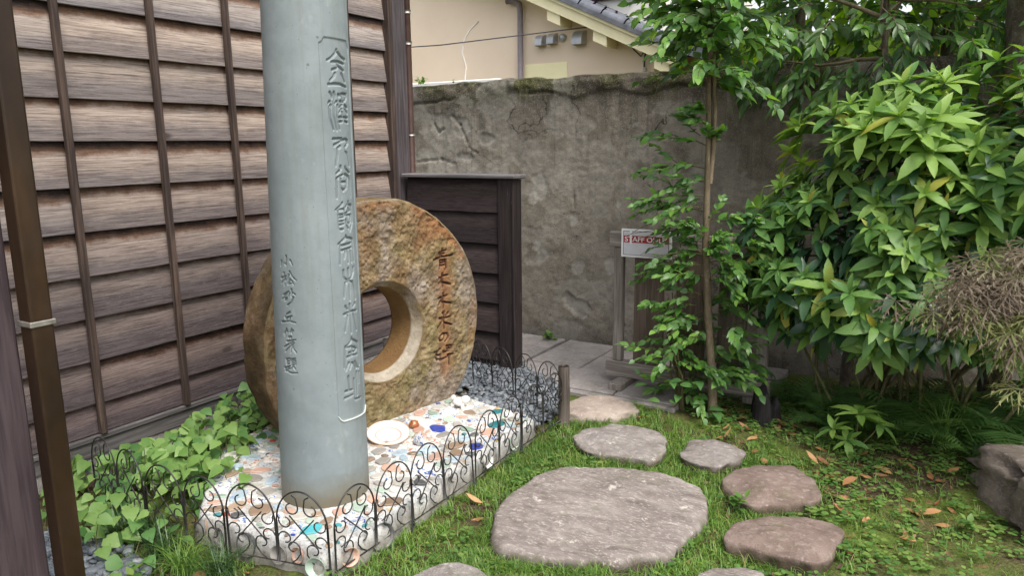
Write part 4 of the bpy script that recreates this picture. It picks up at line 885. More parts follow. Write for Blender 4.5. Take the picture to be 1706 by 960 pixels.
def extr(name, P2, y0, y1, mat, parent):
    V, n = prism(P2, y0, y1); F = [np.array([[i, (i+1) % n, (i+1) % n+n, i+n] for i in range(n)]), np.arange(n)[::-1][None], (np.arange(n)+n)[None]]
    o = mk(name, V, F, mat, parent, False); bm = bmesh.new(); bm.from_mesh(o.data); bmesh.ops.recalc_face_normals(bm, faces=bm.faces); bm.to_mesh(o.data); bm.free(); return o
extr('wall', [(-10.5, -.1), (X1, -.1), (X1, rz(X1)-.02), (-7.6, rz(-7.6)-.02), (-10.5, rz(-7.6)-1.3)], HYW, HYW+6, m_stucco, nh)
def slope_strip(name, xa, xb, d0, d1, y0, y1, mat, parent): return extr(name, [(xa, rz(xa)+d0), (xb, rz(xb)+d0), (xb, rz(xb)+d1), (xa, rz(xa)+d1)], y0, y1, mat, parent)
slope_strip('bargeboard', -7.7, -2.86, -.045, .075, HYW-.34, HYW-.30, m_cream, nh)
slope_strip('bargeboard_trim', -7.7, -2.86, .078, .115, HYW-.37, HYW-.30, m_cream, nh)
slope_strip('soffit', -7.7, -2.86, -.018, .0, HYW-.298, HYW-.002, m_cream, nh)
slope_strip('roof', -7.7, -2.80, .118, .17, HYW-.40, HYW+6.3, m_tile, nh)
def rtile_mesh():
    ny = 9; a = np.linspace(0, math.pi, ny); V = []
    for x in (-.15, .13, .15):
        for t in a: V.append((x, -.075*math.cos(t), .065*math.sin(t)+(.012 if x > .14 else 0)))
    V = np.array(V); F = grid_faces(3, ny); me = np_mesh('roof_tile', V, [F], True); me.materials.append(m_tile); return me
RTM = rtile_mesh(); ang = math.atan(.468)
for row in range(6):
    for k in range(15):
        x = -7.0+k*.285+.05*row*0
        if x > -2.9: continue
        inst('roof_tile', RTM, Matrix.Translation((x, HYW-.32+row*.33, rz(x)+.168)) @ Matrix.Rotation(ang, 4, 'Y'), nh)
for x in (-6.2, -4.37, -3.77, -3.02):
    slope_strip('purlin_end', x-.085, x+.085, -.165, -.047, HYW-.31, HYW-.001, m_cream, nh)
V, F = tube([(-5.16, HYW-.07, 3.30), (-5.05, HYW-.07, 3.29), (-4.975, HYW-.07, 3.25), (-4.965, HYW-.07, 3.16), (-4.965, HYW-.07, .1)], .036, 12); mk('downpipe', V, F, m_dpipe, nh)
def hood(x0, x1, z0, z1, dpt_):
    n = 8; J = Join(); t = np.linspace(0, 1, n); zs = z0+(z1-z0)*t; ds = dpt_*(1-t**2.6)**.6*.9+.02
    P = np.array([(xx, HYW-d, z) for xx in (x0, x0+.012, x1-.012, x1) for z, d in zip(zs, ds*1.)])
    P[:n, 1] = HYW-.003; P[-n:, 1] = HYW-.003
    o = mk('vent_hood', P, grid_faces(4, n)[:, ::-1], m_vent, nh, False); return o
hood(-4.755, -4.63, 2.73, 2.865, .11); hood(-4.585, -4.47, 2.74, 2.87, .11); hood(-4.235, -4.08, 2.705, 2.87, .13)
V = IV3*np.array([.05, .04, .05])+np.array([-4.40, HYW-.01, 2.81]); mk('round_vent', V, IF3, m_vent, nh)
box('pale_patch', -4.935, -4.343, HYW-.006, HYW+.01, 1.9, 2.525, plain('pale_yellow_panel', (.86, .79, .50), .8, .04, 4), nh, 0)  # thin proud panel in a brighter yellow than the stucco
V, F = tube([(-5.862, HYW-.002, 2.1), (-5.862, HYW-.002, 2.40), (-5.84, HYW-.002, 2.55), (-5.90, HYW-.002, 2.74), (-5.87, HYW-.002, 2.88), (-5.78, HYW-.002, 3.0), (-5.63, HYW-.002, 3.11)], .010, 5); mk('crack_filler', V, F, plain('white_filler', (.93, .88, .82), .8, .03), nh)
box('junction_box', -3.37, -3.25, HYW-.14, HYW-.001, 2.56, 2.70, plain('ivory_plastic', (.72, .68, .60), .5, .04), nh, .006)
V, F = tube([(-3.33, HYW-.03, .5), (-3.33, HYW-.03, 2.40)], .022, 8); mk('conduit', V, F, m_white, nh)
V, F = tube([(-3.33, HYW-.03, 2.40), (-3.32, HYW-.05, 2.47), (-3.30, HYW-.08, 2.56)], .012, 6); mk('conduit_lead', V, F, m_ink, nh)
V, F = tube([(-3.80, HYW-.05, 2.90), (-3.74, HYW-.05, 2.80), (-3.62, HYW-.05, 2.76), (-3.56, HYW-.05, 2.77), (-3.45, HYW-.05, 2.60), (-3.36, HYW-.06, 2.52), (-3.31, HYW-.08, 2.58)], .009, 5); mk('service_wire', V, F, m_endgrain, nh)
box('small_patch', -4.02, -3.93, HYW-.005, HYW+.01, 2.30, 2.36, m_cream, nh, 0)
# upper storey set back above the lean-to roof
box('upper_wall', -8.2, -3.62, HYW+1.0, HYW+6, 2.4, 6.2, plain('pale_upper_wall', (.58, .56, .52), .85, .05, 3), nh, .01)
wf = box('window', -4.55, -3.84, HYW+.93, HYW+1.02, 3.38, 4.4, plain('dark_maroon_frame', (.05, .024, .03), .5, .15), nh, .01)
for k in range(2): box('pane', -4.50+k*.33, -4.21+k*.33, HYW+.915, HYW+.935, 3.44, 4.34, Mat('dark_glass', .08, .5).m if False else plain('dark_glass', (.03, .035, .045), .08, .1, 3, 0, .5), wf, .004)
box('upper_eave', -8.6, -3.2, HYW+.4, HYW+6.4, 6.2, 6.35, m_tile, nh, .02)
# lower lean-to further right, seen under the leaves
lt = thing('garden_shed', 'low peach coloured outbuilding beyond the wall behind the slim tree', 'outbuilding', (-1.9, 9.6, 0))
box('wall', -3.15, .6, 9.3, 11, -.1, 2.56, plain('peach_stucco', (.60, .42, .24), .9, .06, 3), lt, .01)
box('roof', -3.2, .8, 9.05, 11.3, 2.562, 2.66, m_tile, lt, .01)
box('white_parapet', -4.72, -3.70, 5.95, 6.08, -.1, 2.125, plain('white_parapet_paint', (.66, .65, .62), .8, .05), None, .008)
tag(bpy.data.objects['white_parapet'], 'white painted parapet just showing above the boundary wall', 'wall')
V, F = tube([(-6.65, HYW-1.2, 2.70), (-5.6, HYW-.9, 2.72), (-4.7, HYW-.55, 2.80), (-3.90, HYW-.04, 2.905)], .0075, 5)
o = mk('overhead_cable', V, F, m_ink); tag(o, 'thin dark cable strung across the beige house wall', 'cable')
# ================================================================== vegetation
def leaf_tpl(w, n=6, fold=.25, droop=.25, shape='ovate', serr=0., twist=0.):
    t = np.linspace(0, 1, n+1)
    if shape == 'ovate': h = np.sin(np.pi*t**.75)**.9*(1-.15*t)
    elif shape == 'lance': h = np.sin(np.pi*t**.95)**.8*(1-.1*t)
    elif shape == 'heart': h = np.array([np.interp(x, [0, .06, .2, .4, .65, .85, 1], [.25, .80, 1., .92, .58, .24, 0]) for x in t])
    elif shape == 'round': h = np.sin(np.pi*np.clip(t, .05, 1))**.55
    h = w/2*h/h.max(); h[-1] = .002
    if shape != 'heart': h[0] = .02
    if serr: h = h*(1+serr*((np.arange(n+1) % 2)*2-1))
    y = t.copy(); z = -droop*t**2+droop*.35*t
    V = []
    for k in range(n+1):
        back = -.10*w if (shape == 'heart' and k == 0) else 0
        tw = twist*t[k]
        V += [(-h[k]*math.cos(tw), y[k]+back-.04*h[k], z[k]+fold*h[k]-h[k]*math.sin(tw)), (0, y[k], z[k]), (h[k]*math.cos(tw), y[k]+back-.04*h[k], z[k]+fold*h[k]+h[k]*math.sin(tw))]
    return np.array(V), grid_faces(n+1, 3)[:, ::-1]
def unit(v): v = np.asarray(v, float); return v/(np.linalg.norm(v)+1e-9)
class Fol:
    """collects leaves; the nearest 300 become single leaf objects, the rest one joined mesh"""
    def __init__(s, tpls, mats): s.t = tpls; s.m = mats; s.L = []
    def add(s, p, d, up, size, tone=0, var=None):
        d = unit(d); up = np.asarray(up, float); x = unit(np.cross(d, up)+1e-6); z = np.cross(x, d)
        if 3.6 < p[1] < 4.40 and p[0] < -1.2:                       # the sign stays in view: twigs in front of it are thin
            q = (np.asarray(p, float)+unit(d)*size*.5-CAM)*(4.31/(p[1]+.0))+CAM
            if -1.87 < q[0] < -1.42 and .82 < q[2] < 1.06 and rng.random() < (.96 if q[0] < -1.60 else .70): return
        s.L.append((np.asarray(p, float), x, d, z, size, tone, int(rng.integers(len(s.t))) if var is None else var))
    def build(s, parent, name='leaf', single=300, rest='foliage'):
        def score(l):
            v = l[0]-CAM; dd = v@np.array(cf); xx = abs(v@np.array(cr))/dd; yy = abs(v@np.array(cu))/dd
            return (l[4]/dd) if dd > 0 and xx < .70 and yy < .40 else -1+l[4]*.01
        L = sorted(s.L, key=score, reverse=True); cache = {}
        for l in L[:single]:
            k = (l[6], l[5])
            if k not in cache:
                V, F = s.t[l[6]]; me = np_mesh(name, V, F); me.materials.append(s.m[l[5]]); cache[k] = me
            M4 = Matrix((( l[1][0]*l[4], l[2][0]*l[4], l[3][0]*l[4], l[0][0]), (l[1][1]*l[4], l[2][1]*l[4], l[3][1]*l[4], l[0][1]), (l[1][2]*l[4], l[2][2]*l[4], l[3][2]*l[4], l[0][2]), (0, 0, 0, 1)))
            inst(name, cache[k], M4, parent)
        rem = L[single:]
        for tone in sorted({l[5] for l in rem}):
            J = Join()
            for l in rem:
                if l[5] != tone: continue
                V, F = s.t[l[6]]; J.add(l[0]+l[4]*(np.outer(V[:, 0], l[1])+np.outer(V[:, 1], l[2])+np.outer(V[:, 2], l[3])), F, rng.random())
            o = J.build(rest, s.m[tone], parent)
            if single: tag(o, kind='stuff')
def perp(d):
    d = unit(d); a = np.cross(d, [0, 0, 1.]); a = unit(a) if np.linalg.norm(a) > .05 else np.array([1., 0, 0]); return a, np.cross(a, d)
def spray(fol, tw, p, d, L, n, size, tones, grav=.25, rad=.004, up=.0):
    p = np.array(p, float); d = unit(d); pts = [p.copy()]; ns = 6
    for k in range(ns):
        d = unit(d+np.array([0, 0, -grav/ns+up/ns])+rng.normal(0, .09, 3)); p = p+d*L/ns; pts.append(p.copy())
    pts = np.array(pts)
    if tw is not None: V, F = tube(pts, np.linspace(rad, rad*.35, len(pts)), 5); tw.add(V, F, rng.random())
    tt = np.linspace(.18, 1., n)
    for k, t in enumerate(tt):
        x = t*ns; i = min(int(x), ns-1); q = pts[i]+(pts[i+1]-pts[i])*(x-i); dr = unit(pts[i+1]-pts[i]); a, b = perp(dr)
        sgn = 1 if k % 2 else -1
        ld = dr*(.55+.5*t)+a*sgn*rng.uniform(.6, 1.)*(1.05-.75*t)+b*rng.normal(.05, .3)+np.array([0, 0, -.22])
        un = np.array([.25, -.45, 1.])+rng.normal(0, .42, 3)
        fol.add(q, ld, un, size*rng.uniform(.75, 1.15)*(1-.25*(t > .85)), tones(t))
def branch_pts(a, b, n=8, wob=.02, seed=0):
    a = np.array(a, float); b = np.array(b, float); t = np.linspace(0, 1, n)[:, None]
    P = a+(b-a)*t; w = np.stack([vnoise(np.c_[t[:, 0]*3+seed, t[:, 0]*0+i*7, t[:, 0]*0], 1., seed) for i in range(3)], 1)*wob*np.linalg.norm(b-a)*np.sin(np.pi*t*.9); return P+w

def bark(name, c1, c2, c3):
    M = Mat(name, .85, .15); P = M.geo.outputs['Position']; n = M.noise(9, 6, M.mapv(P, (3, 3, 1)), .7); n2 = M.noise(70, 4, P, .7)
    c = M.ramp(n, [(.3, c1), (.5, c2), (.7, c3)]); c = M.mix(M.ramp(n2, [(.58, 0.), (.7, .5)]), c, tuple(min(1, x*1.7) for x in c3)); M.col(c); M.bump(n2, .5, .004); return M.m
m_bark = bark('grey_brown_bark', (.075, .055, .035), (.135, .105, .068), (.19, .155, .105)); m_twig = bark('green_brown_twig', (.055, .05, .022), (.09, .085, .038), (.14, .12, .06))
m_bark2 = bark('dark_lichen_bark', (.035, .028, .02), (.075, .06, .045), (.15, .14, .11))

m_au_y = leaf_mat('young_aucuba_leaf', (.125, .225, .042), (.175, .300, .062), (.235, .350, .080), .52, .32, True, spec=.38)
m_au_m = leaf_mat('mid_aucuba_leaf', (.065, .150, .036), (.095, .200, .048), (.135, .245, .060), .50, .28, True, spec=.38)
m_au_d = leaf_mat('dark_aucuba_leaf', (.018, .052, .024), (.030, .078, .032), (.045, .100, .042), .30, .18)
m_cam = leaf_mat('glossy_tree_leaf', (.045, .115, .030), (.070, .160, .040), (.110, .215, .055), .44, .32)
m_cam_y = leaf_mat('bright_tree_leaf', (.075, .185, .028), (.115, .250, .040), (.170, .310, .055), .38, .38)
m_bg = leaf_mat('dark_hedge_leaf', (.040, .090, .032), (.060, .125, .044), (.090, .165, .055), .38, .45, tcol=(1.7, 1.9, .5))
m_bg_y = leaf_mat('sunlit_hedge_leaf', (.13, .23, .03), (.20, .34, .04), (.28, .42, .06), .4, .6, tcol=(2.0, 2.1, .5))  # brighter hedge leaf copy, sunlight on far foliage put into its colour
m_sp = leaf_mat('sweet_green_leaf', (.115, .215, .050), (.165, .285, .075), (.225, .345, .105), .5, .34)
m_sp_d = leaf_mat('mid_green_leaf', (.065, .155, .045), (.090, .200, .055), (.130, .245, .070), .48, .28)
m_maple = leaf_mat('bronze_maple_leaf', (.125, .092, .066), (.175, .135, .098), (.215, .185, .120), .6, .35, tcol=(1.4, 1.2, .9))
m_maple_g = leaf_mat('green_bronze_maple_leaf', (.125, .145, .048), (.165, .185, .064), (.21, .205, .080), .6, .35)
m_fern = leaf_mat('fern_green', (.060, .140, .034), (.085, .180, .042), (.120, .225, .055), .55, .38)
m_cover = leaf_mat('clover_green', (.055, .130, .028), (.100, .205, .042), (.20, .28, .065), .55, .35)
m_grass = leaf_mat('lawn_blade', (.070, .145, .028), (.130, .235, .040), (.190, .305, .060), .5, .38)
m_grass_y = leaf_mat('straw_blade', (.19, .19, .05), (.30, .26, .08), (.40, .33, .13), .6, .3)
m_mondo = leaf_mat('mondo_blade', (.022, .058, .018), (.038, .088, .024), (.070, .130, .030), .4, .2)
m_dead = leaf_mat('fallen_leaf_brown', (.20, .085, .035), (.34, .16, .065), (.46, .26, .12), .65, .2, tcol=(1.2, 1., .7))

AU = [leaf_tpl(.31, 9, .28, .30, 'lance', .05), leaf_tpl(.35, 9, .22, .45, 'lance', .06, .25), leaf_tpl(.28, 9, .35, .18, 'lance', .05, -.2)]
OV = [leaf_tpl(.58, 6, .20, .25, 'ovate'), leaf_tpl(.52, 6, .32, .40, 'ovate', 0, .3), leaf_tpl(.64, 6, .12, .15, 'ovate', 0, -.25)]
HT = [leaf_tpl(.86, 6, .12, .22, 'heart'), leaf_tpl(.80, 6, .25, .35, 'heart', 0, .2), leaf_tpl(.92, 6, -.08, .28, 'heart', 0, -.15)]

# ------------------------------------------------------------------ the big aucuba-like bush on the right
def rosette(fol, p, ax, s, young):
    a, b = perp(ax); ph = rng.uniform(0, 6.28); n1 = rng.integers(5, 8); n2 = rng.integers(3, 5)
    for k in range(n1):
        th = ph+k*2*np.pi/n1+rng.normal(0, .15); e = rng.uniform(.0, .45)
        d = (a*math.cos(th)+b*math.sin(th))*math.cos(e)+ax*math.sin(e)
        fol.add(p-ax*.012*s, d+np.array([0, 0, -.10]), ax+np.array([0, 0, .3]), s*rng.uniform(.85, 1.12), 1 if (young < .75 and rng.random() < .7) else (0 if young > .4 else 2))
    for k in range(n2):
        th = ph+.5+k*2*np.pi/n2; e = rng.uniform(.75, 1.15)
        d = (a*math.cos(th)+b*math.sin(th))*math.cos(e)+ax*math.sin(e)
        fol.add(p, d, -(a*math.cos(th)+b*math.sin(th))*.7+ax, s*rng.uniform(.5, .78), 0 if young > .25 else 1)
BC = np.array([-.235, 4.46, 1.13])
bush = thing('broadleaf_bush', 'big bush with whorls of glossy yellow green lance leaves', 'bush', (-.25, 4.5, .08))
FA = Fol(AU, [m_au_y, m_au_m, m_au_d]); TWB = Join()
LOBES = [((-.17, 4.46, 1.15), (.74, .48, .64), 215), ((.42, 4.40, 1.24), (.55, .50, .68), 125), ((-.64, 4.38, .92), (.34, .34, .44), 62), ((-.28, 4.25, .76), (.52, .32, .34), 55)]
tips = []
for li, (lc, lr, cnt) in enumerate(LOBES):
    lc = np.array(lc); lr = np.array(lr); k = 0; tries = 0
    root = np.array([lc[0]*.5-.10, 4.55, .05])
    while k < cnt and tries < 9000:
        tries += 1; v = unit(rng.normal(0, 1, 3)); facing = v@unit(CAM-lc)
        if facing < -.35: continue
        p = lc+v*lr*rng.uniform(.72, 1.10)*(1+.20*vnoise(v[None]*2+3+li*9, 1.4, 301)[0])
        if p[1] > 5.08 or p[2] < .50: continue
        if any(np.linalg.norm(p-q) < .088 for q in tips): continue
        if any(i != li and np.linalg.norm((p-np.array(c2))/np.array(r2)) < .72 for i, (c2, r2, _) in enumerate(LOBES)): continue
        if vnoise(p[None]*1., 4.2, 305)[0] < -.22: continue
        tips.append(p); k += 1
        ax = unit(v*np.array([1, 1, .5])+np.array([0, -.15, .8])+rng.normal(0, .22, 3))
        yng = (.18 if li != 2 else -.05)+.55*sstep(-.3, .7, v[2])+.30*rng.normal()+.15*facing
        rosette(FA, p, ax, rng.uniform(.105, .185), yng)
        if k % 9 == 0:
            mid = lc+(p-lc)*.45+np.array([0, .05, -.1]); P = np.concatenate([branch_pts(root+rng.normal(0, .13, 3)*[1.4, 1, 0], mid, 5, .12, k), branch_pts(mid, p-ax*.01, 4, .04, k+50)[1:]]); V, F = tube(P, np.linspace(.010, .004, len(P)), 6); TWB.add(V, F)
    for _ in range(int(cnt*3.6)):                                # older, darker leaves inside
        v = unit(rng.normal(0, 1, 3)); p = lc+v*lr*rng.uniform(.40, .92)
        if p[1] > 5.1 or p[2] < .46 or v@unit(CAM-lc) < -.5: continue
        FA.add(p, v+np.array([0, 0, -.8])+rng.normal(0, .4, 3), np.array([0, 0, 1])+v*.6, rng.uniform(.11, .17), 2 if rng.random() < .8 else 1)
FA.build(bush); tag(TWB.build('stems', m_twig, bush), kind='stuff')

# ------------------------------------------------------------------ the slim tree, crown at the top of the picture
tree = thing('slim_tree', 'slim young evergreen tree with a bare thin trunk rising before the wall', 'tree', (-1.141, 4.14, 0))
tp = np.array([(-1.141, 4.14, -.05), (-1.150, 4.14, .12), (-1.168, 4.14, .33), (-1.192, 4.14, .55), (-1.200, 4.14, .72), (-1.222, 4.14, .95), (-1.226, 4.14, 1.24), (-1.228, 4.14, 1.55), (-1.235, 4.14, 1.84), (-1.245, 4.15, 2.1), (-1.24, 4.16, 2.5), (-1.22, 4.18, 3.0), (-1.2, 4.2, 3.4)])
V, F = tube(tp, [.030, .026, .023, .0215, .021, .0195, .018, .017, .0155, .014, .012, .009, .005], 12); V += .0015*np.stack([fbm(V, 30, 2, 1), fbm(V, 30, 2, 2), 0*V[:, 0]], 1)
mk('trunk', V, F, m_bark, tree)
V, F = tube(np.array([(-1.212, 4.145, 1.32), (-1.198, 4.135, 1.50), (-1.196, 4.13, 1.72), (-1.215, 4.13, 2.0)]), [.012, .012, .011, .008], 8); mk('side_stem', V, F, m_bark, tree)
FT = Fol(OV, [m_cam, m_cam_y]); TWT = Join()
def tn(y): return lambda t: 1 if rng.random() < y*(.6+.6*t) else 0
def at_h(z): return np.array([np.interp(z, tp[:, 2], tp[:, i]) for i in range(3)])
for k in range(165):                                              # crown
    z = rng.uniform(1.86, 3.3); a = rng.uniform(0, 2*np.pi); L = rng.uniform(.22, .52)*(1-.25*max(0, z-2.6))
    d = np.array([math.cos(a), math.sin(a)*.8, rng.uniform(-.15, .55)])
    spray(FT, TWT, at_h(z), d, L, rng.integers(11, 16), .082, tn(.5), .5, .0045)
for (z, dx, dz, L, n) in ((1.52, -1., .55, .42, 13), (1.40, -1., .30, .42, 13), (1.62, -.5, .5, .18, 8), (1.70, -.35, .3, .16, 7), (1.25, -1., .35, .40, 14), (1.16, -.8, .2, .42, 14), (1.05, -1., .35, .44, 15), (1.33, -.6, .1, .25, 9), (1.10, .8, .25, .28, 10), (1.0, .9, .3, .34, 12), (1.55, .5, .4, .10, 5), (.95, -.9, .1, .38, 14), (.92, -.6, .2, .32, 12), (.88, .9, .25, .36, 13), (.80, -.9, .15, .30, 12), (.78, .8, .2, .30, 12), (.9, .2, .4, .25, 10), (1.02, -.3, .3, .25, 10)):
    spray(FT, TWT, at_h(z), (dx, rng.uniform(-.6, .25), dz), L, n+7, .060, tn(.40), .55, .0038)
    for q_ in range(3 if z < 1.2 else 2): spray(FT, TWT, at_h(z)+np.array([dx*L*.30*(q_+.3), -.03, dz*L*.25]), (dx*rng.uniform(.3, 1), rng.uniform(-.9, .6), dz*.4+rng.uniform(-.3, .5)), L*.6, 12, .057, tn(.4), .4, .0025)
for k in range(30):
    z = rng.uniform(.45, 1.35); spray(FT, TWT, at_h(z)+np.array([-rng.uniform(0, .12), -.02, 0]), (-1., rng.uniform(-.8, .3), rng.uniform(-.1, .5)), rng.uniform(.16, .36), 14, .055, tn(.4), .5, .003)
FT.build(tree); tag(TWT.build('twigs', m_twig, tree), kind='stuff')

# ------------------------------------------------------------------ evergreen shrub at the foot of the tree
shrub = thing('evergreen_shrub', 'dense low evergreen shrub hiding the sign and barrier at the tree foot', 'shrub', (-1.27, 4.18, 0))
FS = Fol(OV, [m_cam, m_cam_y, m_sp_d]); TWS = Join()
for k in range(46):
    z = rng.uniform(.08, .66); a = rng.uniform(0, 2*np.pi); b0 = np.array([-1.30+rng.normal(0, .08), 4.16+rng.normal(0, .05), z])
    spray(FS, TWS, b0, (math.cos(a), math.sin(a)*.7-.2, rng.uniform(-.1, .6)), rng.uniform(.16, .34), rng.integers(9, 14), .057, tn(.4), .35, .003)
for k in range(24):
    z = rng.uniform(.15, .98); a = rng.uniform(-1.2, 1.2); b0 = np.array([-1.08+rng.normal(0, .06), 4.2+rng.normal(0, .05), z])
    spray(FS, TWS, b0, (math.cos(a), math.sin(a)-.4, rng.uniform(-.1, .5)), rng.uniform(.15, .32), rng.integers(8, 12), .070, tn(.35), .4, .003)
for k in range(26):                                              # soft broad leaves low down
    p = np.array([rng.uniform(-1.52, -1.05), rng.uniform(3.98, 4.2), rng.uniform(.03, .22)]); FS.add(p, (rng.normal(), -abs(rng.normal()), .1), (0, -.2, 1), rng.uniform(.07, .11), 2)
for k in range(9):
    a = rng.uniform(0, 6.28); P = branch_pts((-1.30+.05*math.cos(a), 4.18+.05*math.sin(a), -.02), (-1.30+.16*math.cos(a), 4.16+.12*math.sin(a), rng.uniform(.5, .8)), 6, .05, 70+k); V, F = tube(P, np.linspace(.009, .003, 6), 6); TWS.add(V, F)
FS.build(shrub); tag(TWS.build('stems', m_twig, shrub), kind='stuff')

# ------------------------------------------------------------------ trees and hedge behind and over the wall
def bg_tree(label, c, r, nspr, trunk_r, tones, leaf, tpl=OV, mats=None, zmin=1.9, ymin=-9, name='evergreen_tree', L=(.3, .55)):
    t = thing(name, label, 'tree', (c[0], c[1], 0), 'evergreens over the boundary wall'); c = np.array(c); f = Fol(tpl, mats or [m_bg, m_bg_y]); tw = Join(); k = 0
    while k < nspr:
        v = unit(rng.normal(0, 1, 3)); p = c+v*np.array(r)*rng.uniform(.35, 1.)**.6
        if p[2] < zmin or p[1] < ymin: continue
        k += 1; spray(f, tw, p, v+np.array([0, -.2, .1])+rng.normal(0, .4, 3), rng.uniform(*L), rng.integers(9, 14), leaf, tn(tones), .5, .004)
    f.build(t, single=0, rest='crown')
    P = branch_pts((c[0], c[1], -.05), (c[0]+.1, c[1], c[2]+r[2]*.5), 9, .03, int(c[0]*10) % 50); V, F = tube(P, np.linspace(trunk_r, trunk_r*.4, 9), 10); mk('trunk', V, F, m_bark2, t)
    for q in range(7):
        z0 = rng.uniform(max(1.6, c[2]-r[2]*.6), c[2]+r[2]*.3); v = unit(rng.normal(0, 1, 3)*[1, 1, .5]); a0 = np.array([c[0]+.05, c[1], z0]); P = branch_pts(a0, a0+v*np.array(r)*.8+np.array([0, 0, .2]), 6, .06, q); V, F = tube(P, np.linspace(trunk_r*.4, .004, 6), 6); tw.add(V, F)
    tag(tw.build('branches', m_bark, t), kind='stuff')
bg_tree('loose evergreen crown behind the wall just right of the slim tree', (-1.30, 6.6, 2.75), (.95, .6, .95), 190, .06, .55, .12)
bg_tree('evergreen crown behind the wall above the middle of the big bush', (-.35, 6.5, 2.8), (1.0, .7, 1.0), 240, .07, .45, .12)
bg_tree('evergreen crown behind the wall in the upper right corner', (.75, 6.2, 2.8), (.9, .7, 1.0), 190, .07, .40, .12)
bg_tree('dark leaved evergreen in front of the wall above the big bush', (-.55, 4.98, 2.30), (.85, .28, .50), 170, .035, .30, .105, AU, [m_bg, m_cam_y], 1.72, 4.6, 'evergreen_tree', (.2, .4))
bg_tree('dark leaved evergreen in front of the wall at the right edge', (.62, 4.98, 2.35), (.45, .28, .55), 80, .035, .30, .105, AU, [m_bg, m_cam_y], 1.62, 4.5, 'evergreen_tree', (.2, .4))
bg_tree('tall evergreen mass far behind in the upper right', (.2, 8.3, 3.2), (2.4, .7, 1.3), 200, .1, .6, .16)
# the bare lichen trunk at the right edge
tk = thing('lichen_trunk_tree', 'dark lichened tree trunk at the right edge behind the big bush', 'tree', (.19, 4.88, 0))
P = branch_pts((.24, 4.88, -.05), (.13, 4.90, 3.6), 16, .012, 5); V, F = tube(P, np.linspace(.085, .06, 16), 18); V += .005*np.stack([fbm(V, 16, 3, 7), fbm(V, 16, 3, 8), 0*V[:, 0]], 1); mk('trunk', V, F, m_bark2, tk)
ftk = Fol(OV, [m_bg, m_bg_y]); twk = Join()
for k in range(40): spray(ftk, twk, (.13+rng.normal(0, .3), 4.9+rng.normal(0, .2), rng.uniform(2.7, 3.9)), rng.normal(0, 1, 3), rng.uniform(.25, .5), 11, .10, tn(.4), .4)
ftk.build(tk, single=0, rest='crown'); tag(twk.build('branches', m_bark, tk), kind='stuff')

# ------------------------------------------------------------------ lace-leaf maple hanging in from the right
def maple_tpl(seed):
    r = np.random.default_rng(seed); V = []; F = []
    for a in np.radians([-105, -68, -34, 0, 34, 68, 105]):
        L = (.55+.45*math.cos(a*.75))*r.uniform(.9, 1.1); d = np.array([math.sin(a), math.cos(a), 0]); s = np.array([d[1], -d[0], 0]); w = .030
        pts = [np.zeros(3), d*L*.45+s*w+[0, 0, .02], d*L+[0, 0, -.22*L], d*L*.45-s*w+[0, 0, .02]]; b = len(V); V += pts; F.append([b, b+1, b+2, b+3])
        for t in (.42, .66):
            for sg in (-1, 1):
                q = d*L*t; e = q+(d*.75+s*sg*.65)*L*.30*(1.1-t)+[0, 0, -.10*t]; b = len(V); V += [q-d*.03, q+d*.05, e, e-d*.001]; F.append([b, b+1, b+2, b+3])
    return np.array(V), np.array(F)
maple = thing('lace_leaf_maple', 'bronze lace leaf maple branch drooping in from the right', 'tree', (.78, 3.95, 0))
FM = Fol([maple_tpl(1), maple_tpl(2)], [m_maple, m_maple_g]); TM = Join()
tp2 = [(.80, 3.95, -.05), (.78, 3.93, .5), (.72, 3.88, .95), (.60, 3.82, 1.15)]
V, F = tube(branch_pts(tp2[0], tp2[1], 5, .05, 1).tolist()+tp2[2:], [.035, .033, .03, .028, .026, .02, .012], 9); mk('trunk', V, F, m_bark2, maple)
for (a, b, n, sp, tone, dr) in (((.60, 3.82, 1.13), (.08, 3.62, .94), 62, .075, 0, .10), ((.60, 3.78, 1.04), (.0, 3.58, .81), 72, .072, 0, .10), ((.62, 3.8, .98), (.17, 3.55, .80), 34, .06, 1, .08), ((.66, 3.85, .86), (.20, 3.52, .665), 30, .045, 1, .06), ((.66, 3.85, .72), (.26, 3.50, .54), 20, .04, 1, .06)):
    P = branch_pts(a, b, 9, .05, n); P[:, 2] += .06*np.sin(np.linspace(0, math.pi, 9)); V, F = tube(P, np.linspace(.009, .002, 9), 6); TM.add(V, F)
    for k in range(n):
        t = rng.uniform(.25, 1.05)**.8; i = min(t, .999)*8; q = P[int(i)]+(P[int(i)+1]-P[int(i)])*(i-int(i))
        q = q+rng.normal(0, 1, 3)*np.array([sp*1.15, sp, sp*.20]); FM.add(q, unit(np.array(b)-np.array(a))+np.array([0, -.2, -.45])+rng.normal(0, .3, 3), (0, -.35, 1), rng.uniform(.105, .155), tone if rng.random() < .8 else 1-tone)
FM.build(maple, single=0, rest='crown'); tag(TM.build('branches', m_bark, maple), kind='stuff')

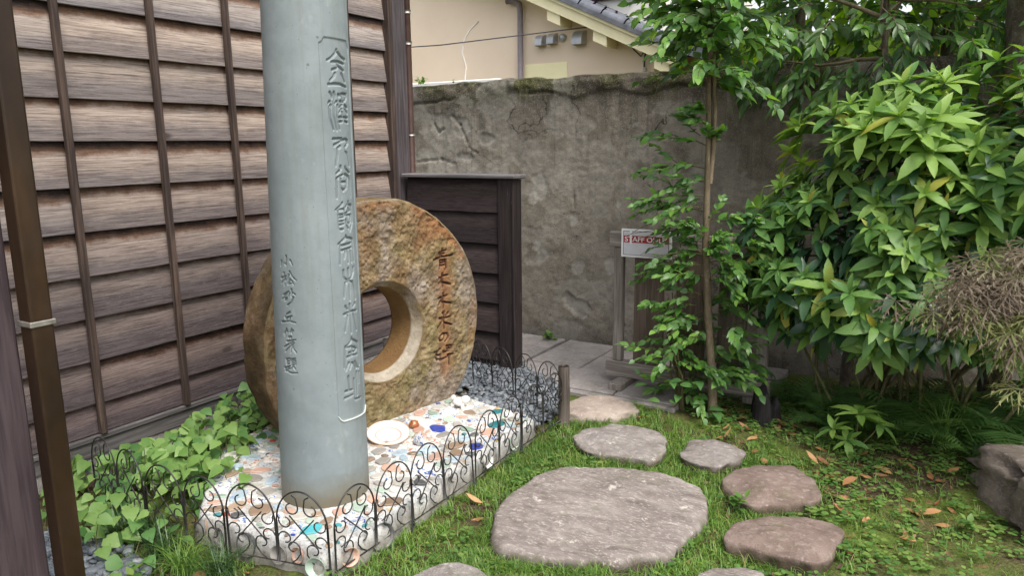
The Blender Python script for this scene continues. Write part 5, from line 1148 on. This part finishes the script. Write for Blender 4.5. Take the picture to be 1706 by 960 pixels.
# ------------------------------------------------------------------ aucuba seedling in front of the bush
sap = thing('broadleaf_seedling', 'small bright green broadleaf seedling growing by the stump and fallen leaves', 'plant', (-.40, 3.97, .02))
FP = Fol(AU, [m_au_y, m_au_m, m_au_d]); TP = Join()
for (x, y, z, s, ax) in ((-.36, 3.95, .20, .165, (.1, -.1, 1)), (-.47, 3.92, .11, .12, (-.4, -.2, 1)), (-.27, 3.99, .15, .15, (.5, -.1, .9)), (-.40, 3.90, .07, .11, (-.1, -.6, .7))):
    P = branch_pts((-.39, 3.97, -.02), (x, y, z), 5, .06, int(s*1000)); V, F = tube(P, np.linspace(.006, .003, 5), 6); mk('stem', V, F, m_twig, sap)
    ax = unit(ax); a, b = perp(ax); n = 6; ph = rng.uniform(0, 6)
    for k in range(n+2):
        th_ = ph+k*2*np.pi/n; e = .15 if k < n else 1.; d = (a*math.cos(th_)+b*math.sin(th_))*math.cos(e)+ax*math.sin(e); FP.add((x, y, z), d, ax+np.array([0, 0, .5]), s*rng.uniform(.75, 1.05)*(1 if k < n else .7), 0 if rng.random() < .8 else 1)
FP.build(sap)

# ------------------------------------------------------------------ heart-leaved trailing plants by the timber wall
def trailing(label, spots, nleaf, zr, size):
    c = np.mean(spots, 0); t = thing('trailing_plant', label, 'plant', (c[0], c[1], 0), 'trailing plants by the timber wall'); f = Fol(HT, [m_sp, m_sp_d]); tw = Join()
    for k in range(nleaf):
        s = spots[rng.integers(len(spots))]; p = np.array([s[0]+rng.normal(0, .10), s[1]+rng.normal(0, .10), 0.]); hmax = zr*(1-.5*min(1, np.hypot(p[0]-s[0], p[1]-s[1])/.22))
        p[0] = max(p[0], WX+.06); z = rng.uniform(.25, 1.)*hmax+.03; q = np.array([p[0], p[1], z]); b0 = q*[1, 1, 0]+np.array([rng.normal(0, .03), rng.normal(0, .03), max(0, z-rng.uniform(.08, .16))])
        if np.hypot(q[0]+2.24, q[1]-2.166) < .24: continue
        l = (q-RING_C)
        if -TW-.03 < l@RN < .05 and abs(l@RT) < .72: continue
        a = rng.uniform(0, 6.28); d = np.array([.45+.75*math.cos(a), -.45+.75*math.sin(a), -.25]); f.add(q, d, np.array([.25, -.25, 1])+rng.normal(0, .25, 3), size*rng.uniform(.6, 1.2), 0 if rng.random() < .35+.5*z/zr else 1)
        if k % 2 == 0: V, F = tube([b0, (b0+q)/2+rng.normal(0, .01, 3), q], [.0022, .002, .0015], 4); tw.add(V, F)
    f.build(t, single=120); tag(tw.build('stems', m_twig, t), kind='stuff')
trailing('heart leaved trailing plant outside the wire fence by the downpipe', [(-2.86, 1.56), (-2.72, 1.54), (-3.0, 1.62), (-2.66, 1.60)], 80, .15, .072)
trailing('tall mound of heart leaved trailing plant between wall and mosaic', [(-3.05, 1.95), (-3.12, 2.15), (-2.95, 2.2), (-3.2, 2.35), (-2.82, 1.92), (-3.05, 2.4)], 330, .24, .068)
trailing('heart leaved trailing plant climbing behind the stone ring', [(-3.28, 2.65), (-3.30, 2.9), (-3.18, 2.55), (-3.3, 3.1), (-3.2, 2.8)], 230, .30, .062)
trailing('low trailing plant under the wire panel nearest the timber wall', [(-3.2, 1.80), (-3.3, 2.0), (-3.32, 1.7)], 90, .16, .068)

# ------------------------------------------------------------------ grasses
def blades(pos, n_each, Lr, wr, spread, lean=.6, seg=3):
    """pos Nx3 tuft bases -> vertices and faces of arching blades"""
    N = len(pos)*n_each; base = np.repeat(pos, n_each, 0)+np.c_[rng.normal(0, spread, (N, 2)), np.zeros(N)]
    L = rng.uniform(*Lr, N); w = rng.uniform(*wr, N); a = rng.uniform(0, 2*np.pi, N); ln = lean*rng.uniform(.3, 1.3, N)
    hd = np.stack([np.cos(a), np.sin(a), np.zeros(N)], 1); sd = np.stack([-np.sin(a), np.cos(a), np.zeros(N)], 1)
    V = np.zeros((N, 2*(seg+1), 3))
    for k in range(seg+1):
        t = k/seg; bend = ln*t*1.5; c = base+hd*(L*t*np.sin(bend*.75+.1))[:, None]+np.array([0, 0, 1.])*(L*t*np.cos(bend*.75))[:, None]
        ww = (w*(1-.85*t**1.5))[:, None]/2; V[:, 2*k] = c-sd*ww; V[:, 2*k+1] = c+sd*ww
    f = np.array([[2*k, 2*k+1, 2*k+3, 2*k+2] for k in range(seg)]); F = (f[None]+(np.arange(N)*2*(seg+1))[:, None, None]).reshape(-1, 4)
    return V.reshape(-1, 3), F, np.repeat(rng.random(N), 2*(seg+1))
def off_stone(x, y, grow=1.0):
    ok = np.ones(len(x), bool)
    for k, poly in STONES.items():
        P = np.array(poly); c = P.mean(0); ok &= ~inpoly(x, y, c+(P-c)*grow)
    P = np.array(PLAT); c = P.mean(0); ok &= ~inpoly(x, y, c+(P-c)*1.03)
    return ok
def scatter(n, x0, x1, y0, y1, dens):
    x = rng.uniform(x0, x1, n); y = rng.uniform(y0, y1, n); k = off_stone(x, y, 1.005)&(rng.random(n) < dens(x, y)); x, y = x[k], y[k]; return np.stack([x, y, gheight(x, y)], 1)
def d_lawn(x, y):
    n = fbm(np.stack([x, y, x*0], 1), 2.6, 3, 401); n2 = vnoise(np.stack([x, y, x*0], 1), 9, 405)
    edge = 1-sstep(-.95, -.45, x+.35*n-.25*(y < 3.2))
    pav = 1-sstep(3.92, 4.06, y+.1*(x+1.4))
    gravel = 1-sstep(-1.86, -1.96, x)*sstep(3.3, 3.4, y)
    front = np.where((x < -1.86)&(y < 1.85), sstep(-2.75, -2.45, x)*sstep(1.40, 1.52, y+.1*n), 1.)
    inside = np.where((x < -1.87)&(y > 1.72), .0, 1.)
    under = 1-.75*sstep(3.72, 3.9, y)*sstep(-1.55, -1.3, x)
    return np.clip(edge*(.72+.9*n+.5*n2), 0, 1)*pav*gravel*front*inside*under
tuft = scatter(11500, -2.9, -.1, 1.3, 4.1, d_lawn)
V, F, A = blades(tuft, 9, (.022, .060), (.0030, .0054), .013, 1.0)
A = np.clip(.5+.55*np.repeat(fbm(np.repeat(tuft, 9, 0)*[1, 1, 0], 3.2, 3, 441), 8)+.55*(A-.5), .02, .98)
lawn = mk('lawn', V, F, m_grass, None, True, {'rnd': A}); tag(lawn, 'short bright green tufted lawn round the stepping stones', 'lawn', None, 'stuff')
rim = []
for kk, poly in STONES.items():
    lp2 = smooth_loop(dense_poly(poly, .012), 4); c2 = lp2.mean(0); q = c2+(lp2-c2)*1.035+rng.normal(0, .006, lp2.shape); q = np.concatenate([q, c2+(lp2-c2)*1.05+rng.normal(0, .008, lp2.shape)]); kp = rng.random(len(q)) < .25+.75*d_lawn(q[:, 0], q[:, 1]); rim.append(np.c_[q[kp], gheight(q[kp, 0], q[kp, 1])])
rim = np.concatenate(rim)
V, F, A = blades(rim, 5, (.030, .066), (.0030, .0050), .008, 1.0)
o = mk('lawn_edge', V, F, m_grass, None, True, {'rnd': A}); tag(o, 'longer grass creeping over the rims of the stepping stones', 'grass', None, 'stuff')
V, F, A = blades(tuft[::9], 3, (.035, .085), (.002, .0034), .016, .9)
o = mk('dry_grass', V, F, m_grass_y, None, True, {'rnd': A}); tag(o, 'yellowed dry blades mixed into the lawn', 'grass', None, 'stuff')
side_t = scatter(2300, -1.0, .9, 2.0, 4.9, lambda x, y: np.clip(.30+.7*fbm(np.stack([x, y, x*0], 1), 3.1, 2, 421)+.4*sstep(3.9, 4.3, y), 0, 1))
V, F, A = blades(side_t, 6, (.02, .055), (.0025, .004), .014, .9)
o = mk('thin_grass', V, F, m_grass, None, True, {'rnd': A}); tag(o, 'sparse thin grass on the mossy bare soil at the right', 'grass', None, 'stuff')
for k, (x, y, lab) in enumerate(((-2.70, 1.62, 'dark mondo grass tuft behind the pebbles below the trailing plant'), (-2.52, 1.58, 'dark mondo grass tuft outside the wire fence left of the dry stalks'), (-2.36, 1.55, 'yellowing grass tuft at the bottom edge below the wire fence'), (-2.80, 1.58, 'dark mondo grass tuft closest to the downpipe'), (-2.22, 1.60, 'grass tuft outside the wire fence below the column'))):
    V, F, A = blades(np.array([[x, y, 0.]]), 130, (.09, .17), (.0035, .0055), .022, 1.15, 5); o = mk('mondo_grass', V, F, m_mondo if k != 2 else m_grass, None, True, {'rnd': A}); tag(o, lab, 'grass', 'mondo grass tufts')
V, F, A = blades(np.array([[.02, 4.12, .05]]), 60, (.22, .36), (.004, .007), .03, 1., 6); o = mk('tall_grass', V, F, m_grass, None, True, {'rnd': A}); tag(o, 'taller arching grass tuft under the big bush', 'grass')

# ------------------------------------------------------------------ ground cover weeds
RV, RF = leaf_tpl(.8, 3, .15, .15, 'round')
def weeds(name, pts, nl, size, h, mat, label):
    J = Join()
    for p in pts:
        k = rng.integers(*nl); ph = rng.uniform(0, 6.28); hh = rng.uniform(*h)
        for i in range(k):
            a = ph+i*6.283/k+rng.normal(0, .2); d = np.array([math.cos(a), math.sin(a), rng.uniform(-.1, .35)]); d = unit(d); x = unit(np.cross(d, [0, 0, 1.])); z = np.cross(x, d); s = rng.uniform(*size)
            q = p+np.array([d[0]*s*.4, d[1]*s*.4, hh]); J.add(q+s*(np.outer(RV[:, 0], x)+np.outer(RV[:, 1], d)+np.outer(RV[:, 2], z)), RF, rng.random())
    o = J.build(name, mat); tag(o, label, 'weeds', None, 'stuff')
wp = scatter(6500, -1.7, 1.0, 2.0, 5.0, lambda x, y: np.clip(.10+.5*fbm(np.stack([x, y, x*0], 1), 2.4, 3, 431)+.75*sstep(3.75, 4.15, y)*sstep(-1.35, -1.1, x)*(1-sstep(4.35, 4.8, y)*.6)+.12*sstep(-.6, -.2, x), 0, 1)*np.where((y > 3.98)&(x < -1.3), 0, 1))
weeds('ground_cover', wp, (3, 7), (.012, .030), (.004, .040), m_cover, 'small round leaved weeds creeping over the mossy soil')
wp2 = scatter(420, -2.9, -1.0, 1.35, 4.0, lambda x, y: np.where(d_lawn(x, y) > .25, .45, .0))
weeds('ground_cover', wp2, (3, 6), (.014, .030), (.015, .045), m_cover, 'small weeds scattered through the lawn')
def tuft_weed(x, y, z, s, n, label, mat=m_cover):
    t = thing('weed', label, 'weed', (x, y, z)); f = Fol(OV, [mat])
    for k in range(n): a = rng.uniform(0, 6.28); e = rng.uniform(.1, 1.2); f.add((x+rng.normal(0, s*.3), y+rng.normal(0, s*.3), z+rng.uniform(.1, .9)*s), (math.cos(a)*math.cos(e), math.sin(a)*math.cos(e), math.sin(e)*.6), (0, 0, 1), s*rng.uniform(.5, .9))
    f.build(t)
tuft_weed(-2.72, 5.07, .02, .06, 30, 'green weed sprouting in the paving joint at the wall foot')
tuft_weed(-1.52, 4.25, .02, .06, 22, 'pale green weed beside the foot of the timber barrier')
tuft_weed(-4.02, 5.24, 2.03, .07, 16, 'wispy green sprout on the wall top beside the house corner')
tuft_weed(-3.70, 5.26, 2.03, .035, 8, 'tiny green sprout on the wall top')
tuft_weed(.12, 3.30, .01, .05, 16, 'bluish green weed in front of the boulder')
tuft_weed(-2.45, 1.42, .0, .06, 14, 'low leafy weed at the bottom edge by the pebbles')
tuft_weed(-.72, 3.02, .02, .06, 14, 'pale leafy weed between the two brown stepping stones')

# ------------------------------------------------------------------ ferns under the bush
def fern_me(mat, seed):
    r = np.random.default_rng(seed); V = []; F = []; n = 15
    def rp(t): return np.array([0, t*(1-.15*t), 1.05*t-.95*t*t])
    for k in range(n):
        t = .1+.9*k/n; p = rp(t); L = .30*math.sin(math.pi*(.12+.86*t))**.8
        for s in (-1, 1):
            tip = p+np.array([s*L, .38*L, -.10*L]); m1 = p+(tip-p)*.45; b = len(V); w = .028*(1-.5*t)
            V += [p-[0, w*.4, 0], p+[0, w*.6, 0], m1+[0, w, .008], m1-[0, w*.9, -.008], tip]; F += [[b, b+3, b+2, b+1], [b+3, b+4, b+4-2, b+4-2]]
    F = [f if len(set(f)) == 4 else f[:3] for f in F]; q = [f for f in F if len(f) == 4]; tr = [f for f in F if len(f) == 3]
    st = np.array([rp(t) for t in np.linspace(0, 1, 8)]); sv, sf = tube(st, np.linspace(.008, .003, 8), 4); b = len(V); V = np.concatenate([np.array(V), sv])
    me = np_mesh('frond', V, [np.concatenate([np.array(q), sf[0]+b]), np.array(tr)]); me.materials.append(mat); return me
FERN = [fern_me(m_fern, i) for i in range(3)]
for (x, y, s, lab) in ((-.58, 4.40, .28, 'fern under the left side of the big bush near the stump'), (-.22, 4.16, .26, 'fern just behind the seedling'), (-.03, 4.20, .32, 'fern under the middle of the big bush'), (.22, 4.24, .34, 'fern under the right side of the big bush'), (-.80, 4.56, .26, 'fern beside the barrier end post'), (.14, 4.04, .25, 'fern in front of the others, nearest the boulder'), (-.18, 4.36, .36, 'wide fern right under the bush centre'), (.42, 4.36, .32, 'fern behind the boulder'), (-.52, 4.22, .24, 'small fern between the stump and the seedling'), (.30, 4.20, .26, 'fern close behind the boulder top'), (.05, 4.44, .30, 'fern in the deep shade behind the others'), (-.45, 4.42, .3, 'fern in shade below the bush stems')):
    z0 = float(gheight([x], [y])[0]); t = thing('fern', lab, 'fern', (x, y, z0), 'ferns under the big bush')
    nf = int(rng.integers(7, 11)); ph = rng.uniform(0, 6)
    for k in range(nf):
        o = bpy.data.objects.new('frond', FERN[int(rng.integers(3))]); COL.objects.link(o); o.parent = t; sc = s*1.25*rng.uniform(.7, 1.1)
        o.matrix_basis = Matrix.Rotation(ph+k*6.283/nf+rng.normal(0, .15), 4, 'Z') @ Matrix.Rotation(rng.uniform(.0, .5), 4, 'X') @ Matrix.Diagonal((sc, sc, sc, 1))

# ------------------------------------------------------------------ crumbled litter on the bare soil
LV, LF = leaf_tpl(.45, 3, .4, -.4, 'lance')
lp_ = scatter(2600, -1.5, 1.0, 2.1, 4.9, lambda x, y: np.clip(.25+.9*fbm(np.stack([x, y, x*0], 1), 2.9, 3, 451)+.3*sstep(3.8, 4.3, y), 0, 1)*sstep(-1.5, -.6, x+.25*(y-3))*np.where((y > 3.95)&(x < -1.25), 0, 1))
J = Join()
for p in lp_:
    a = rng.uniform(0, 6.28); d = unit([math.cos(a), math.sin(a), rng.normal(0, .3)]); x = unit(np.cross(d, [rng.normal(0, .4), rng.normal(0, .4), 1.])); z = np.cross(x, d); s = rng.uniform(.010, .034)
    J.add(p+np.array([0, 0, .006])+s*(np.outer(LV[:, 0], x)+np.outer(LV[:, 1], d)+np.outer(LV[:, 2], z)), LF, rng.random())
M_ = leaf_mat('crumbled_litter', (.06, .035, .02), (.15, .085, .045), (.27, .18, .10), .8, .1, tcol=(1., .9, .7))
o = J.build('leaf_litter', M_); tag(o, 'small crumbled brown leaf litter on the soil', 'litter', None, 'stuff')
# ------------------------------------------------------------------ fallen leaves
DL = []
for i in range(4):
    V, F = leaf_tpl((.36, .42, .30, .48)[i], 5, (.5, -.3, .7, .2)[i], (-.35, .4, -.6, .25)[i], 'lance', 0, (.4, -.5, .8, -.3)[i]); me = np_mesh('fallen_leaf', V, F); me.materials.append(m_dead); DL.append(me)
spots = [(-.30, 3.72, .13, 16), (-.17, 3.38, .11, 13), (-.42, 3.55, .12, 9), (-1.02, 4.18, .12, 10), (-.70, 4.18, .10, 8), (-.75, 3.75, .15, 6), (-.05, 3.15, .2, 5), (-.35, 3.25, .15, 5), (-1.45, 3.98, .12, 4), (-.85, 3.85, .1, 4), (.02, 3.75, .12, 5), (-2.1, 1.66, .2, 4), (-1.62, 2.6, .1, 2), (-1.3, 3.12, .15, 2)]
zones = ['in the scatter beside the seedling', 'in the cluster on the moss right of the oval stone', 'on bare soil between seedling and brown stone', 'on dark soil at the foot of the slim tree', 'around the charred stump', 'behind the small pale stepping stone', 'on the moss at the bottom right', 'on the moss by the brown stone', 'at the paving edge under the shrub', 'near the stump on the path side', 'by the boulder', 'below the front wire fence', 'on the lawn by the largest stone', 'on the lawn between stones']
for (x, y, s, n), zn in zip(spots, zones):
    for k in range(n):
        px_, py_ = x+rng.normal(0, s), y+rng.normal(0, s*.8)
        if not off_stone(np.array([px_]), np.array([py_]), 1.05)[0]: continue
        o = inst('fallen_leaf', DL[int(rng.integers(4))], Matrix.Translation((px_, py_, float(gheight([px_], [py_])[0])+rng.uniform(.008, .022))) @ Matrix.Rotation(rng.uniform(0, 6.28), 4, 'Z') @ Matrix.Rotation(rng.normal(0, .25), 4, 'X') @ Matrix.Diagonal((s_ := rng.uniform(.045, .088), s_, s_, 1)))
        tag(o, 'dry brown fallen leaf '+zn, 'leaf', 'fallen leaves '+zn)
